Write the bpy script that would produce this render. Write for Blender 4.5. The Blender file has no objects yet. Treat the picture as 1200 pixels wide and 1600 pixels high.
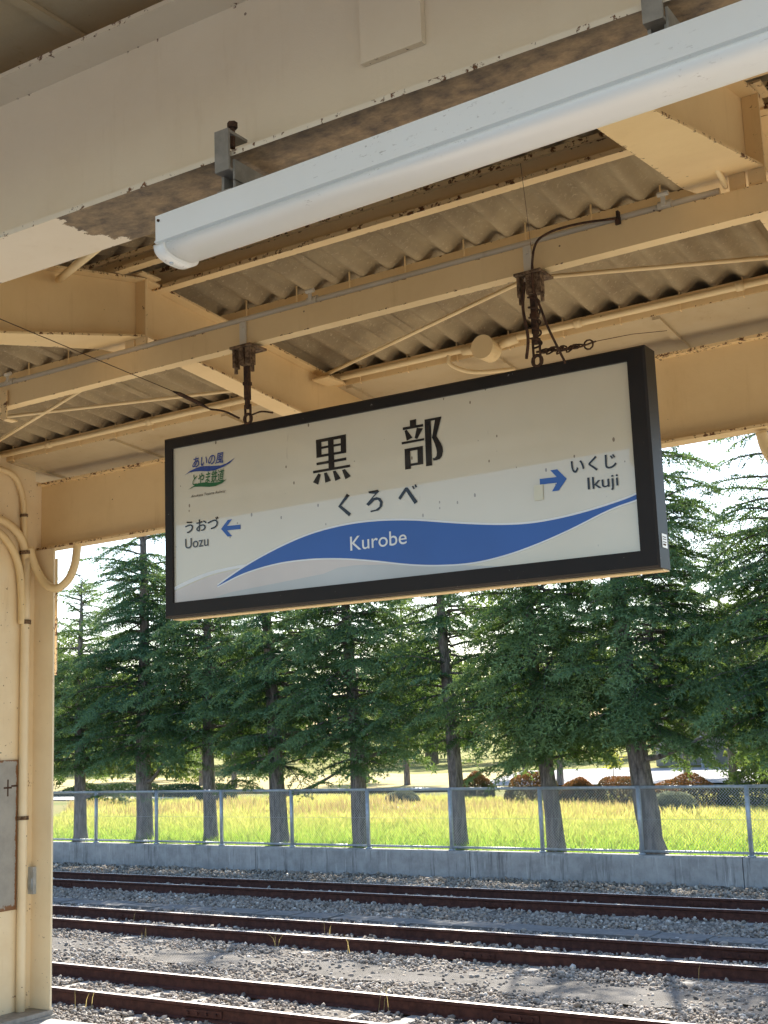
import bpy, math, random
import numpy as np
from mathutils import Matrix, Vector
R = math.radians
SC = bpy.context.scene
COL = SC.collection

# ------------------------------------------------------------------ camera, sky, sun, exposure
cam_data = bpy.data.cameras.new('camera')
cam = bpy.data.objects.new('camera', cam_data); COL.objects.link(cam)
cam_data.sensor_fit = 'AUTO'; cam_data.sensor_width = 36.0; cam_data.lens = 45.0
cam_data.clip_start = 0.05; cam_data.clip_end = 2000
YAW, PITCH, ROLL = 0.5505, 0.1738, -0.0364
_f = Vector((-math.sin(YAW) * math.cos(PITCH), math.cos(YAW) * math.cos(PITCH), math.sin(PITCH)))
_r = Vector((math.cos(YAW), math.sin(YAW), 0)); _u = _r.cross(_f)
_r2 = _r * math.cos(ROLL) + _u * math.sin(ROLL); _u2 = _u * math.cos(ROLL) - _r * math.sin(ROLL)
M = Matrix.Identity(4)
for i in range(3):
    M[i][0], M[i][1], M[i][2] = _r2[i], _u2[i], -_f[i]
M.translation = Vector((0, 0, 1.55)); cam.matrix_world = M
SC.camera = cam

SUN_EL, SUN_AZ = R(40), R(-24)          # azimuth from +y towards +x
sun_dir = Vector((math.sin(SUN_AZ) * math.cos(SUN_EL), math.cos(SUN_AZ) * math.cos(SUN_EL), math.sin(SUN_EL)))
world = bpy.data.worlds.new('World'); SC.world = world; world.use_nodes = True
wn = world.node_tree.nodes; wl = world.node_tree.links
bg = wn['Background']; sky = wn.new('ShaderNodeTexSky'); sky.sky_type = 'NISHITA'; sky.sun_disc = False
sky.sun_elevation = SUN_EL; sky.sun_rotation = SUN_AZ; sky.air_density = 1.1; sky.dust_density = 1.0; sky.ozone_density = 2.6
wl.new(sky.outputs[0], bg.inputs[0]); bg.inputs[1].default_value = 0.125
sun_data = bpy.data.lights.new('sun', 'SUN'); sun_data.energy = 5.0; sun_data.angle = R(0.5); sun_data.color = (1.0, 0.93, 0.82)
sun = bpy.data.objects.new('sun', sun_data); COL.objects.link(sun)
sun.rotation_euler = sun_dir.to_track_quat('Z', 'Y').to_euler(); sun.location = (0, 0, 30)
SC.view_settings.view_transform = 'Standard'; SC.view_settings.look = 'None'
SC.view_settings.exposure = 1.5; SC.view_settings.gamma = 1.0; SC.view_settings.use_curve_mapping = False
SC.render.engine = 'CYCLES'
SC.cycles.max_bounces = 10; SC.cycles.diffuse_bounces = 6; SC.cycles.transmission_bounces = 6; SC.cycles.transparent_max_bounces = 8
SC.cycles.use_denoising = True

rng = np.random.default_rng(7)
random.seed(7)
GR = 0.0155                              # gradient of the canopy steel along the platform

# ------------------------------------------------------------------ helpers
class MB:
    """collects shapes; build() links them as ONE mesh object"""
    def __init__(s, grade=False):
        s.v, s.f, s.e, s.grade = [], [], [], grade
    def add(s, vs, fs, ed=None):
        o = len(s.v)
        for i, p in enumerate(vs):
            z = p[2] + (GR * (p[0] + 3) if s.grade else 0)
            s.v.append((p[0], p[1], z)); s.e.append(ed[i] if ed else 0.0)
        s.f += [tuple(o + k for k in f) for f in fs]
        return s
    def box(s, a, b, ed=0.0):
        (x0, y0, z0), (x1, y1, z1) = a, b
        vs = [(x0,y0,z0),(x1,y0,z0),(x1,y1,z0),(x0,y1,z0),(x0,y0,z1),(x1,y0,z1),(x1,y1,z1),(x0,y1,z1)]
        return s.add(vs, [(0,3,2,1),(4,5,6,7),(0,1,5,4),(1,2,6,5),(2,3,7,6),(3,0,4,7)], [ed]*8)
    def extrude(s, prof, x0, x1, edge=0.03, nx=1):
        """closed (y,z) outline run along x; edge attribute is 1 at the outline's corners"""
        P, E = [], []
        n = len(prof)
        for i in range(n):
            a = np.array(prof[i]); b = np.array(prof[(i+1) % n]); L = np.linalg.norm(b-a)
            P.append(tuple(a)); E.append(1.0)
            if edge and L > 2.6*edge:
                P.append(tuple(a+(b-a)*edge/L)); E.append(0.0); P.append(tuple(b-(b-a)*edge/L)); E.append(0.0)
        m = len(P); vs, ed = [], []
        for k in range(nx+1):
            x = x0+(x1-x0)*k/nx
            vs += [(x, p[0], p[1]) for p in P]; ed += E
        fs = [(k*m+i, k*m+(i+1) % m, (k+1)*m+(i+1) % m, (k+1)*m+i) for k in range(nx) for i in range(m)]
        fs += [tuple(range(m-1, -1, -1)), tuple(range(nx*m, (nx+1)*m))]
        return s.add(vs, fs, ed)
    def prism_x(s, prof, x0, x1, ed=0.0):
        return s.extrude(prof, x0, x1, edge=0)
    def tube(s, pts, r, n=8, cap=True):
        pts = [Vector(p) for p in pts]; vs, fs = [], []
        up = Vector((0, 0, 1)); prev = None
        for i, p in enumerate(pts):
            t = (pts[min(i+1, len(pts)-1)] - pts[max(i-1, 0)]).normalized()
            a = prev if prev else (Vector((0, 0, 1)) if abs(t.z) < .9 else Vector((0, 1, 0)))
            a = (a - t*a.dot(t)).normalized(); prev = a; b = t.cross(a)
            rr = r[i] if isinstance(r, (list, tuple)) else r
            for k in range(n):
                q = p + (a*math.cos(2*math.pi*k/n) + b*math.sin(2*math.pi*k/n))*rr; vs.append(tuple(q))
        for i in range(len(pts)-1):
            for k in range(n):
                fs.append((i*n+k, i*n+(k+1) % n, (i+1)*n+(k+1) % n, (i+1)*n+k))
        if cap: fs += [tuple(range(n-1, -1, -1)), tuple(range((len(pts)-1)*n, len(pts)*n))]
        return s.add(vs, fs)
    def build(s, name, mat, parent=None, smooth=False):
        me = bpy.data.meshes.new(name); me.from_pydata(s.v, [], s.f); me.update()
        a = me.attributes.new('edge', 'FLOAT', 'POINT'); a.data.foreach_set('value', np.array(s.e, dtype=np.float32))
        if mat: me.materials.append(mat)
        if smooth: me.polygons.foreach_set('use_smooth', [True]*len(me.polygons))
        return link(name, me, parent)
def link(name, me, parent=None):
    o = bpy.data.objects.new(name, me); COL.objects.link(o)
    if parent:
        o.parent = parent
        o.matrix_parent_inverse = parent.matrix_basis.inverted()
    return o
def empty(name, loc=(0, 0, 0), rz=0):
    o = bpy.data.objects.new(name, None); COL.objects.link(o); o.location = loc; o.rotation_euler = (0, 0, rz); o.empty_display_size = .2
    return o
def tag(o, label=None, cat=None, group=None, kind=None):
    for k, v in (('label', label), ('category', cat), ('group', group), ('kind', kind)):
        if v: o[k] = v
    return o
def copy_tree(o, parent=None):
    c = o.copy(); COL.objects.link(c)
    if parent: c.parent = parent
    for ch in list(o.children): copy_tree(ch, c)
    return c
def fast_mesh(name, V, F, mats, attr=None, smooth=False):
    """numpy arrays -> mesh; attr is {name: per-vertex floats}"""
    me = bpy.data.meshes.new(name); k = F.shape[1]
    me.vertices.add(len(V)); me.vertices.foreach_set('co', V.astype(np.float32).ravel())
    me.loops.add(F.size); me.loops.foreach_set('vertex_index', F.astype(np.int32).ravel())
    me.polygons.add(len(F)); me.polygons.foreach_set('loop_start', np.arange(0, F.size, k, dtype=np.int32))
    if smooth: me.polygons.foreach_set('use_smooth', np.ones(len(F), dtype=bool))
    me.update(calc_edges=True)
    for n, a in (attr or {}).items():
        at = me.attributes.new(n, 'FLOAT', 'POINT'); at.data.foreach_set('value', a.astype(np.float32))
    for m in mats: me.materials.append(m)
    return me
def bez(pts, n=8):
    """Catmull-Rom through the points"""
    P = [np.array(p, float) for p in pts]; P = [2*P[0]-P[1]] + P + [2*P[-1]-P[-2]]; out = []
    for i in range(1, len(P)-2):
        for t in np.linspace(0, 1, n, endpoint=False):
            out.append(tuple(.5*((2*P[i]) + (P[i+1]-P[i-1])*t + (2*P[i-1]-5*P[i]+4*P[i+1]-P[i+2])*t*t + (3*P[i]-P[i-1]-3*P[i+1]+P[i+2])*t**3)))
    out.append(tuple(P[-2])); return out

# ------------------------------------------------------------------ materials
class NT:
    def __init__(s, name, rough=.6, metal=0., spec=.4):
        s.m = bpy.data.materials.new(name); s.m.use_nodes = True
        s.n = s.m.node_tree.nodes; s.l = s.m.node_tree.links
        s.b = s.n['Principled BSDF']; s.b.inputs['Roughness'].default_value = rough; s.b.inputs['Metallic'].default_value = metal
        s.b.inputs['Specular IOR Level'].default_value = spec
        s.tc = s.n.new('ShaderNodeTexCoord').outputs['Object']
    def node(s, t, **kw):
        n = s.n.new(t)
        for k, v in kw.items(): setattr(n, k, v)
        return n
    def put(s, sock, v):
        if hasattr(v, 'is_output') or isinstance(v, bpy.types.NodeSocket): s.l.new(v, sock)
        elif isinstance(v, (tuple, list)) and len(v) == 3 and sock.type == 'RGBA': sock.default_value = (*v, 1)
        else: sock.default_value = v
    def noise(s, scale, detail=4, rough=.6, vec=None, stretch=None, dist=0.):
        n = s.node('ShaderNodeTexNoise'); n.inputs['Scale'].default_value = scale; n.inputs['Detail'].default_value = detail
        n.inputs['Roughness'].default_value = rough; n.inputs['Distortion'].default_value = dist
        v = vec or s.tc
        if stretch:
            mp = s.node('ShaderNodeMapping'); mp.inputs['Scale'].default_value = stretch; s.l.new(v, mp.inputs['Vector']); v = mp.outputs[0]
        s.l.new(v, n.inputs['Vector']); return n.outputs['Fac']
    def ramp(s, fac, lo, hi, a=0., b=1.):
        n = s.node('ShaderNodeMapRange'); n.interpolation_type = 'SMOOTHSTEP'
        s.put(n.inputs['Value'], fac)
        for k, v in zip(('From Min', 'From Max', 'To Min', 'To Max'), (lo, hi, a, b)): s.put(n.inputs[k], v)
        return n.outputs[0]
    def math(s, op, a, b=0.):
        n = s.node('ShaderNodeMath', operation=op); s.put(n.inputs[0], a); s.put(n.inputs[1], b); return n.outputs[0]
    def mix(s, fac, a, b, mode='MIX'):
        n = s.node('ShaderNodeMix', data_type='RGBA', blend_type=mode)
        s.put(n.inputs['Factor'], fac); s.put(n.inputs['A'] if False else n.inputs[6], a); s.put(n.inputs[7], b); return n.outputs[2]
    def attr(s, name):
        n = s.node('ShaderNodeAttribute'); n.attribute_name = name; return n.outputs['Fac']
    def bump(s, h, strength=.3, dist=.01):
        n = s.node('ShaderNodeBump'); n.inputs['Strength'].default_value = strength; n.inputs['Distance'].default_value = dist
        s.l.new(h, n.inputs['Height']); s.l.new(n.outputs[0], s.b.inputs['Normal'])
    def color(s, c): s.put(s.b.inputs['Base Color'], c); return s
    def rough(s, c): s.put(s.b.inputs['Roughness'], c); return s

def paint(name, base, rust=.6, dirt=.35, rough=.5, fleck=True):
    t = NT(name, rough)
    big = t.noise(2.3, 5, .65); fine = t.noise(38, 4, .7); streak = t.noise(6, 4, .7, stretch=(2.5, 2.5, .35))
    c = t.mix(t.ramp(big, .35, .75, 0, dirt), base, tuple(x*y for x, y in zip(base, (.78, .70, .58))))
    c = t.mix(t.ramp(streak, .55, .8, 0, dirt*.8), c, tuple(x*y for x, y in zip(base, (.66, .56, .42))))
    e = t.attr('edge')
    if rust:
        thr = t.math('ADD', t.math('MULTIPLY', e, .31*rust), t.math('MULTIPLY', fine, .75))
        thr = t.math('ADD', thr, t.math('MULTIPLY', t.noise(7, 3, .6), .28))
        rm = t.ramp(thr, .735, .775)
        c = t.mix(rm, c, t.mix(t.noise(60, 3, .7), (.055, .025, .013), (.21, .085, .03)))
    if fleck:
        v = t.node('ShaderNodeTexVoronoi'); v.inputs['Scale'].default_value = 16; t.l.new(t.tc, v.inputs['Vector'])
        r = t.node('ShaderNodeSeparateColor'); t.l.new(v.outputs['Color'], r.inputs[0])
        sz = t.ramp(r.outputs[0], .72, 1., 0., .085)
        fm = t.math('LESS_THAN', v.outputs['Distance'], sz)
        c = t.mix(t.math('MULTIPLY', fm, .8), c, (.10, .05, .03))
    t.color(c); t.bump(t.math('ADD', fine, t.math('MULTIPLY', big, 1.2)), .22, .005)
    return t.m

CREAM = (.76, .57, .305)
M_cream = paint('cream_paint', CREAM)
M_cream_clean = paint('cream_paint_column', (.82, .68, .455), rust=.7, dirt=.4)
M_girder = paint('cream_cool_lit_girder', (.76, .67, .53), rust=.5, dirt=.22, rough=.5)  # cool light on the near girder put into a paler cream
M_pipe = paint('cream_paint_pipe', (.76, .60, .345), rust=.4, dirt=.45)
M_conduit = paint('pale_conduit_paint', (.62, .57, .46), rust=.25, dirt=.5)

def simple(name, base, rough=.6, metal=0., var=.25, scale=20, bump=.1, spec=.4):
    t = NT(name, rough, metal, spec); n = t.noise(scale, 5, .65)
    t.color(t.mix(t.ramp(n, .3, .75), tuple(x*(1+var*.5) for x in base), tuple(x*(1-var) for x in base)))
    if bump: t.bump(n, bump, .004)
    return t.m
def rusty(name, a, b, scale=25, rough=.85):
    t = NT(name, rough, 0, .25); n = t.noise(scale, 6, .7)
    t.color(t.mix(t.ramp(n, .35, .68), a, b)); t.bump(n, .35, .003); return t.m
M_dark_iron = rusty('dark_rusted_iron', (.035, .022, .016), (.10, .05, .028), 40)
M_rust = rusty('rusted_steel', (.060, .034, .020), (.25, .165, .095), 45)
M_rail = rusty('rail_rust', (.048, .019, .014), (.095, .038, .027), 12, .75)
M_railtop = NT('sunlit_rail_top', .45, .25, .5).color((.66, .60, .54)).m  # bare steel top; its sunlit brightness is put into the pale colour
M_steelgrey = simple('grey_clamp_paint', (.26, .24, .21), .55)
M_galv = simple('galvanised_steel', (.42, .46, .50), .45, .35, .25, 14, .05)
M_wire = simple('galvanised_wire', (.45, .47, .48), .5, .3, .2, 30, 0)
M_whiteenamel = None
def enamel():
    t = NT('white_enamel', .28, 0, .5)
    sp = t.noise(95, 3, .75, stretch=(.4, 1, 1)); area = t.noise(2.1, 3, .6)
    m = t.math('MULTIPLY', t.ramp(sp, .61, .67), t.ramp(area, .46, .64))
    c = t.mix(t.ramp(t.noise(3, 4, .6), .4, .8, 0, .3), (.86, .855, .83), (.78, .75, .68))
    t.color(t.mix(t.math('MULTIPLY', m, .75), c, (.13, .085, .05))); t.bump(t.noise(5, 2, .5), .03, .01)
    return t.m
M_enamel = enamel()
M_diffuser = enamel(); M_diffuser.name = 'milky_cover'

def slate():
    t = NT('corrugated_slate', .9, 0, .2)
    big = t.noise(1.7, 5, .65); fine = t.noise(55, 5, .75); st = t.noise(5, 4, .7, stretch=(4, .5, 1))
    c = t.mix(t.ramp(big, .3, .75), (.37, .295, .18), (.21, .16, .10))
    c = t.mix(t.ramp(st, .5, .78, 0, .35), c, (.20, .165, .12))
    c = t.mix(t.ramp(fine, .56, .66, 0, .55), c, (.52, .43, .29))
    t.color(c); t.bump(fine, .35, .004); return t.m
M_slate = slate()
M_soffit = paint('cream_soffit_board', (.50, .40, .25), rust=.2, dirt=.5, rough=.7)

def concrete(name, a, b, streak=True, scale=3.):
    t = NT(name, .9, 0, .25); big = t.noise(scale, 6, .7); fine = t.noise(70, 4, .7)
    c = t.mix(t.ramp(big, .3, .72), a, b)
    if streak:
        st = t.noise(3.5, 5, .75, stretch=(2.2, 2.2, .16)); c = t.mix(t.ramp(st, .52, .68, 0, .8), c, (.13, .125, .12))
        st2 = t.noise(5.5, 5, .75, stretch=(2.5, 2.5, .2)); c = t.mix(t.ramp(st2, .57, .7, 0, .75), c, (.56, .55, .52))
    t.color(c); t.bump(t.math('ADD', t.math('MULTIPLY', fine, .5), big), .35, .012); return t.m
M_wall = concrete('stained_concrete', (.40, .395, .38), (.27, .265, .255))
M_platform = concrete('platform_concrete', (.50, .44, .35), (.42, .37, .295), False, 1.2)
M_coping = concrete('coping_concrete', (.42, .41, .385), (.32, .31, .29), False)
M_slab = concrete('slab_concrete', (.20, .195, .185), (.13, .13, .125), False, 6)
M_sleeper = concrete('sleeper_concrete', (.36, .34, .30), (.22, .205, .18), False, 8)
def matmat():
    t = NT('ribbed_mat', .95, 0, .15)
    w = t.node('ShaderNodeTexWave', wave_type='BANDS', bands_direction='DIAGONAL'); w.inputs['Scale'].default_value = 22; w.inputs['Distortion'].default_value = .6
    t.l.new(t.tc, w.inputs['Vector']); n = t.noise(2.2, 6, .7); f = t.noise(90, 3, .7)
    c = t.mix(t.ramp(n, .3, .7), (.20, .185, .165), (.125, .115, .10)); c = t.mix(t.ramp(f, .45, .65, 0, .6), c, (.08, .072, .06))
    t.color(c); t.bump(t.math('ADD', w.outputs['Fac'], f), .5, .012); return t.m
M_mat = matmat()
def ballast_bed():
    t = NT('ballast_bed', .95, 0, .15); v = t.node('ShaderNodeTexVoronoi'); v.inputs['Scale'].default_value = 19; t.l.new(t.tc, v.inputs['Vector'])
    n = t.noise(1.1, 5, .6); s = t.node('ShaderNodeSeparateColor'); t.l.new(v.outputs['Color'], s.inputs[0])
    c = t.mix(s.outputs[0], (.08, .07, .058), (.27, .245, .21)); c = t.mix(t.ramp(n, .4, .7, 0, .5), c, (.13, .11, .085))
    t.color(c); t.bump(t.math('MULTIPLY', v.outputs['Distance'], -1.), .9, .03); return t.m
M_bed = ballast_bed()
def stone():
    t = NT('ballast_stone', .88, 0, .3); a = t.attr('tint'); n = t.noise(45, 4, .7)
    cr = t.node('ShaderNodeValToRGB'); e = cr.color_ramp.elements
    e[0].position = 0; e[0].color = (.10, .085, .07, 1); e[1].position = 1; e[1].color = (.60, .56, .49, 1)
    for p, col in ((.25, (.22, .19, .155, 1)), (.6, (.37, .335, .285, 1)), (.8, (.32, .24, .17, 1))):
        x = cr.color_ramp.elements.new(p); x.color = col
    t.l.new(a, cr.inputs[0]); t.color(t.mix(t.ramp(n, .4, .75, 0, .5), cr.outputs[0], (.16, .14, .12))); t.bump(n, .3, .004); return t.m
M_stone = stone()

def leaf(name, a, b, trans, tfac=.3, rough=.6):
    """thin foliage: tint attribute runs from a to b"""
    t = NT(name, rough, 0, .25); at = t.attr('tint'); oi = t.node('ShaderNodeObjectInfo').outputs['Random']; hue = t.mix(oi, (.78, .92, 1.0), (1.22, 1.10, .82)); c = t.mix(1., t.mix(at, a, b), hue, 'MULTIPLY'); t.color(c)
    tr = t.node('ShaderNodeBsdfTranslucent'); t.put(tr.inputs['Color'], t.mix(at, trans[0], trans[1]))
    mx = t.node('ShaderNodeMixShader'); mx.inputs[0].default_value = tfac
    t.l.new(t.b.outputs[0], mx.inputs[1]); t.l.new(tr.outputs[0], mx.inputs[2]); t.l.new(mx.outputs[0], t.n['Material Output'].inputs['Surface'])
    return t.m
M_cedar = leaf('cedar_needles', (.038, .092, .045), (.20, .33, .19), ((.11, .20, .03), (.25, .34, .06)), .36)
M_cedar2 = leaf('olive_needles', (.030, .062, .028), (.105, .145, .055), ((.07, .13, .03), (.20, .25, .06)), .35)
M_broad = leaf('broad_leaves', (.035, .07, .022), (.12, .16, .05), ((.10, .16, .03), (.25, .30, .06)), .4)
M_red = leaf('reddish_leaves', (.035, .055, .018), (.26, .125, .050), ((.06, .08, .02), (.45, .17, .05)), .25)
M_sage = leaf('sage_leaves', (.14, .16, .11), (.30, .32, .24), ((.15, .18, .08), (.3, .33, .2)), .25)
M_darkbush = leaf('dark_leaves', (.02, .045, .022), (.06, .10, .045), ((.04, .08, .02), (.1, .16, .04)), .2)
M_yellowleaf = leaf('yellow_leaves', (.25, .28, .04), (.42, .42, .06), ((.4, .42, .05), (.6, .55, .08)), .5)
M_grass = leaf('tall_grass', (.11, .23, .03), (.42, .37, .13), ((.32, .52, .04), (.74, .64, .18)), .55)
M_reed = leaf('dry_seed_heads', (.30, .23, .11), (.48, .38, .19), ((.4, .3, .1), (.6, .48, .18)), .45)
def bark():
    t = NT('bark', .95, 0, .15); n = t.noise(9, 6, .75, stretch=(1.6, 1.6, .35)); v = t.node('ShaderNodeTexVoronoi'); v.inputs['Scale'].default_value = 16
    mp = t.node('ShaderNodeMapping'); mp.inputs['Scale'].default_value = (1.4, 1.4, .35); t.l.new(t.tc, mp.inputs[0]); t.l.new(mp.outputs[0], v.inputs['Vector'])
    c = t.mix(t.ramp(n, .3, .72), (.075, .066, .060), (.34, .30, .275)); t.color(c)
    t.bump(t.math('ADD', n, v.outputs['Distance']), 1., .035); return t.m
M_bark = bark()
def ground_mat(name, cols, scale):
    t = NT(name, 1., 0, .1); n = t.noise(scale, 8, .7); f = t.noise(scale*22, 4, .7)
    c = t.mix(t.ramp(n, .35, .65), cols[0], cols[1]); c = t.mix(t.ramp(f, .45, .7, 0, .6), c, cols[2]); t.color(c); t.bump(f, .6, .05); return t.m
M_field = ground_mat('meadow_ground', ((.16, .19, .05), (.27, .24, .09), (.33, .29, .12)), .25)
M_lawn = ground_mat('dry_lawn', ((.44, .36, .17), (.50, .42, .22), (.33, .31, .12)), .08)
M_earth = ground_mat('plain_ground', ((.17, .165, .155), (.22, .21, .20), (.14, .135, .13)), .2)
M_path = ground_mat('pale_path', ((.55, .53, .48), (.62, .60, .56), (.5, .48, .44)), .6)
M_asphalt = ground_mat('pale_asphalt', ((.42, .41, .40), (.48, .47, .46), (.38, .37, .36)), .3)

# ------------------------------------------------------------------ ground, platform, ballast
TM, TK = -0.03808, 0.000145              # the tracks drift away from the platform and bend a little
def yl(y0, x): return y0 + TM*x + TK*x*x
def sheet(name, pts, z, mat, kind='structure'):
    mb = MB(); mb.add([(x, y, z) for x, y in pts], [tuple(range(len(pts)))]); return tag(mb.build(name, mat), kind=kind)
sheet('ground', [(-500, -400), (500, -400), (500, 500), (-500, 500)], -1.40, M_earth)
xs = np.linspace(-70, 30, 101)
def strip(name, ya, yb, za, zb, mat, xs=xs, ny=2, bump=0.):
    """long sheet that follows the tracks"""
    vs, fs = [], []; n = len(xs)
    for j in range(ny):
        t = j/(ny-1)
        for x in xs: vs.append((x, yl(ya+(yb-ya)*t, x), za+(zb-za)*t + (rng.normal()*bump if bump else 0)))
    for j in range(ny-1):
        for i in range(n-1): fs.append((j*n+i, j*n+i+1, (j+1)*n+i+1, (j+1)*n+i))
    mb = MB(); mb.add(vs, fs); return mb.build(name, mat, smooth=True)
BED = -1.205
tag(strip('track_bed', 5.6, 22.4, BED, BED, M_bed, np.linspace(-45, 12, 191), 57, .010), kind='structure')

pf = MB(); pf.box((-45, -2.6, -1.38), (18, 5.90, -.18)); tag(pf.build('platform', M_platform), kind='structure')
edge = empty('platform_edge', (-6, 6.2, -.2))
tag(edge, 'row of pale concrete coping slabs along the platform edge at the column foot', 'platform edge')
for i in range(26):
    x = -22 + i*1.0
    mb = MB(); mb.box((x+.004, 5.90, -.33), (x+.996, 6.275, -.178)); mb.build('coping_slab', M_coping, edge)
mb = MB(); mb.box((-22, 5.95, -1.38), (4, 6.22, -.332)); mb.build('edge_wall', M_wall, edge)

# ------------------------------------------------------------------ the three tracks
def rail_mb(y0, top):
    P = [(-.062,0),(-.062,.012),(-.012,.030),(-.009,.115),(-.033,.128),(-.033,.152),(-.027,.160),(.027,.160),(.033,.152),(.033,.128),(.009,.115),(.012,.030),(.062,.012),(.062,0)]
    X = np.linspace(-48, 12, 61); m = len(P); vs = [(x, yl(y0, x)+p[0], top-.160+p[1]) for x in X for p in P]
    fs = [(k*m+i, k*m+(i+1) % m, (k+1)*m+(i+1) % m, (k+1)*m+i) for k in range(len(X)-1) for i in range(m)]
    mb = MB(); mb.add(vs, fs); return mb
TRACKS = [(10.19, -1.04, 'near'), (14.21, -1.04, 'middle'), (18.36, -1.04, 'far')]
TL = {'near': 'rusty brown track nearest the platform, with pale sleepers showing in the ballast',
      'middle': 'rusty brown track in the middle of the three, between ribbed strip and slab path',
      'far': 'rusty brown track in the tree shade below the concrete wall'}
sl_mesh = {}
for y0, top, nm in TRACKS:
    t = empty('railway_track', (-8, yl(y0+.56, -8), top-.16)); tag(t, TL[nm], 'railway track', 'tracks beside the platform')
    for dy in (0, 1.132):
        r = rail_mb(y0+dy, top).build('rail', M_rail, t); r.data.materials.append(M_railtop)
        for p in r.data.polygons:
            if abs(p.normal.z) > .95 and p.center.z > top-.004: p.material_index = 1
        for k in range(6):                       # fishplates at the joints
            x = -40 + k*10 + (3 if dy else 0) + (y0 % 3)
            fp = MB(); yy = yl(y0+dy, x); s = -1
            fp.box((x-.25, yy-.034, top-.125), (x+.25, yy-.008, top-.055))
            for b in (-.18, -.06, .06, .18): fp.tube([(x+b, yy-.055, top-.09), (x+b, yy-.03, top-.09)], .016, 6)
            j = fp.build('fishplate', M_rail, r)
    me = None
    for k in range(74):
        x = -38 + k*.66 + (y0 % 1)*.3
        if me is None:
            mb = MB(); c = [(-.10,-.95),(.10,-.95),(.10,.95),(-.10,.95)]; cz = [(-.085,-.93),(.085,-.93),(.085,.93),(-.085,.93)]
            mb.add([(a, b, -.14) for a, b in c] + [(a, b, 0) for a, b in cz], [(4,5,6,7),(0,1,5,4),(1,2,6,5),(2,3,7,6),(3,0,4,7)]); o = mb.build('sleeper', M_sleeper, t); me = o.data
            o.matrix_parent_inverse = Matrix.Identity(4)
        else: o = link('sleeper', me, None); o.parent = t
        o.location = Vector((x, yl(y0+.566, x)+rng.normal()*.02, top-.162+rng.normal()*.004)) - t.location
        o.rotation_euler = (rng.normal()*.006, rng.normal()*.01, math.atan(TM)+rng.normal()*.03)

# ribbed matting between near and middle track, slab path between middle and far track
mat_ = strip('ribbed_walkway', 12.55, 13.5, -1.190, -1.190, M_mat, np.linspace(-45, 12, 229), 12, .006); tag(mat_, kind='structure')
path = empty('slab_path', (-10, yl(16.6, -10), -1.13)); tag(path, 'line of grey concrete slabs lying in the ballast between middle and far track', 'slab path')
for i in range(58):
    x = -36 + i*.75
    a, b = .37, .23
    mb = MB(); mb.box((-a+.006, -b, -.05), (a-.006, b, 0)); o = mb.build('slab', M_slab, path); o.matrix_parent_inverse = Matrix.Identity(4)
    o.location = Vector((x, yl(16.62, x)+rng.normal()*.012, -1.165+rng.normal()*.006)) - path.location; o.rotation_euler = (rng.normal()*.02, rng.normal()*.014, math.atan(TM)+rng.normal()*.015)

# ballast stones
def stones(n, y0a, y0b, x0, x1, s0, s1, z):
    x = rng.uniform(x0, x1, n); y0 = rng.uniform(y0a, y0b, n)
    return x, y0, rng.uniform(s0, s1, n)*rng.lognormal(0, .22, n), z
ico_v = []
_t = (1+5**.5)/2
ICO_V = np.array([(-1,_t,0),(1,_t,0),(-1,-_t,0),(1,-_t,0),(0,-1,_t),(0,1,_t),(0,-1,-_t),(0,1,-_t),(_t,0,-1),(_t,0,1),(-_t,0,-1),(-_t,0,1)])/math.sqrt(1+_t*_t)
ICO_F = np.array([(0,11,5),(0,5,1),(0,1,7),(0,7,10),(0,10,11),(1,5,9),(5,11,4),(11,10,2),(10,7,6),(7,1,8),(3,9,4),(3,4,2),(3,2,6),(3,6,8),(3,8,9),(4,9,5),(2,4,11),(6,2,10),(8,6,7),(9,8,1)])
def rand_rot(n):
    q = rng.normal(size=(n, 4)); q /= np.linalg.norm(q, axis=1, keepdims=True); w, x, y, z = q.T
    return np.stack([1-2*(y*y+z*z), 2*(x*y-z*w), 2*(x*z+y*w), 2*(x*y+z*w), 1-2*(x*x+z*z), 2*(y*z-x*w), 2*(x*z-y*w), 2*(y*z+x*w), 1-2*(x*x+y*y)], -1).reshape(n, 3, 3)
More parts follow.
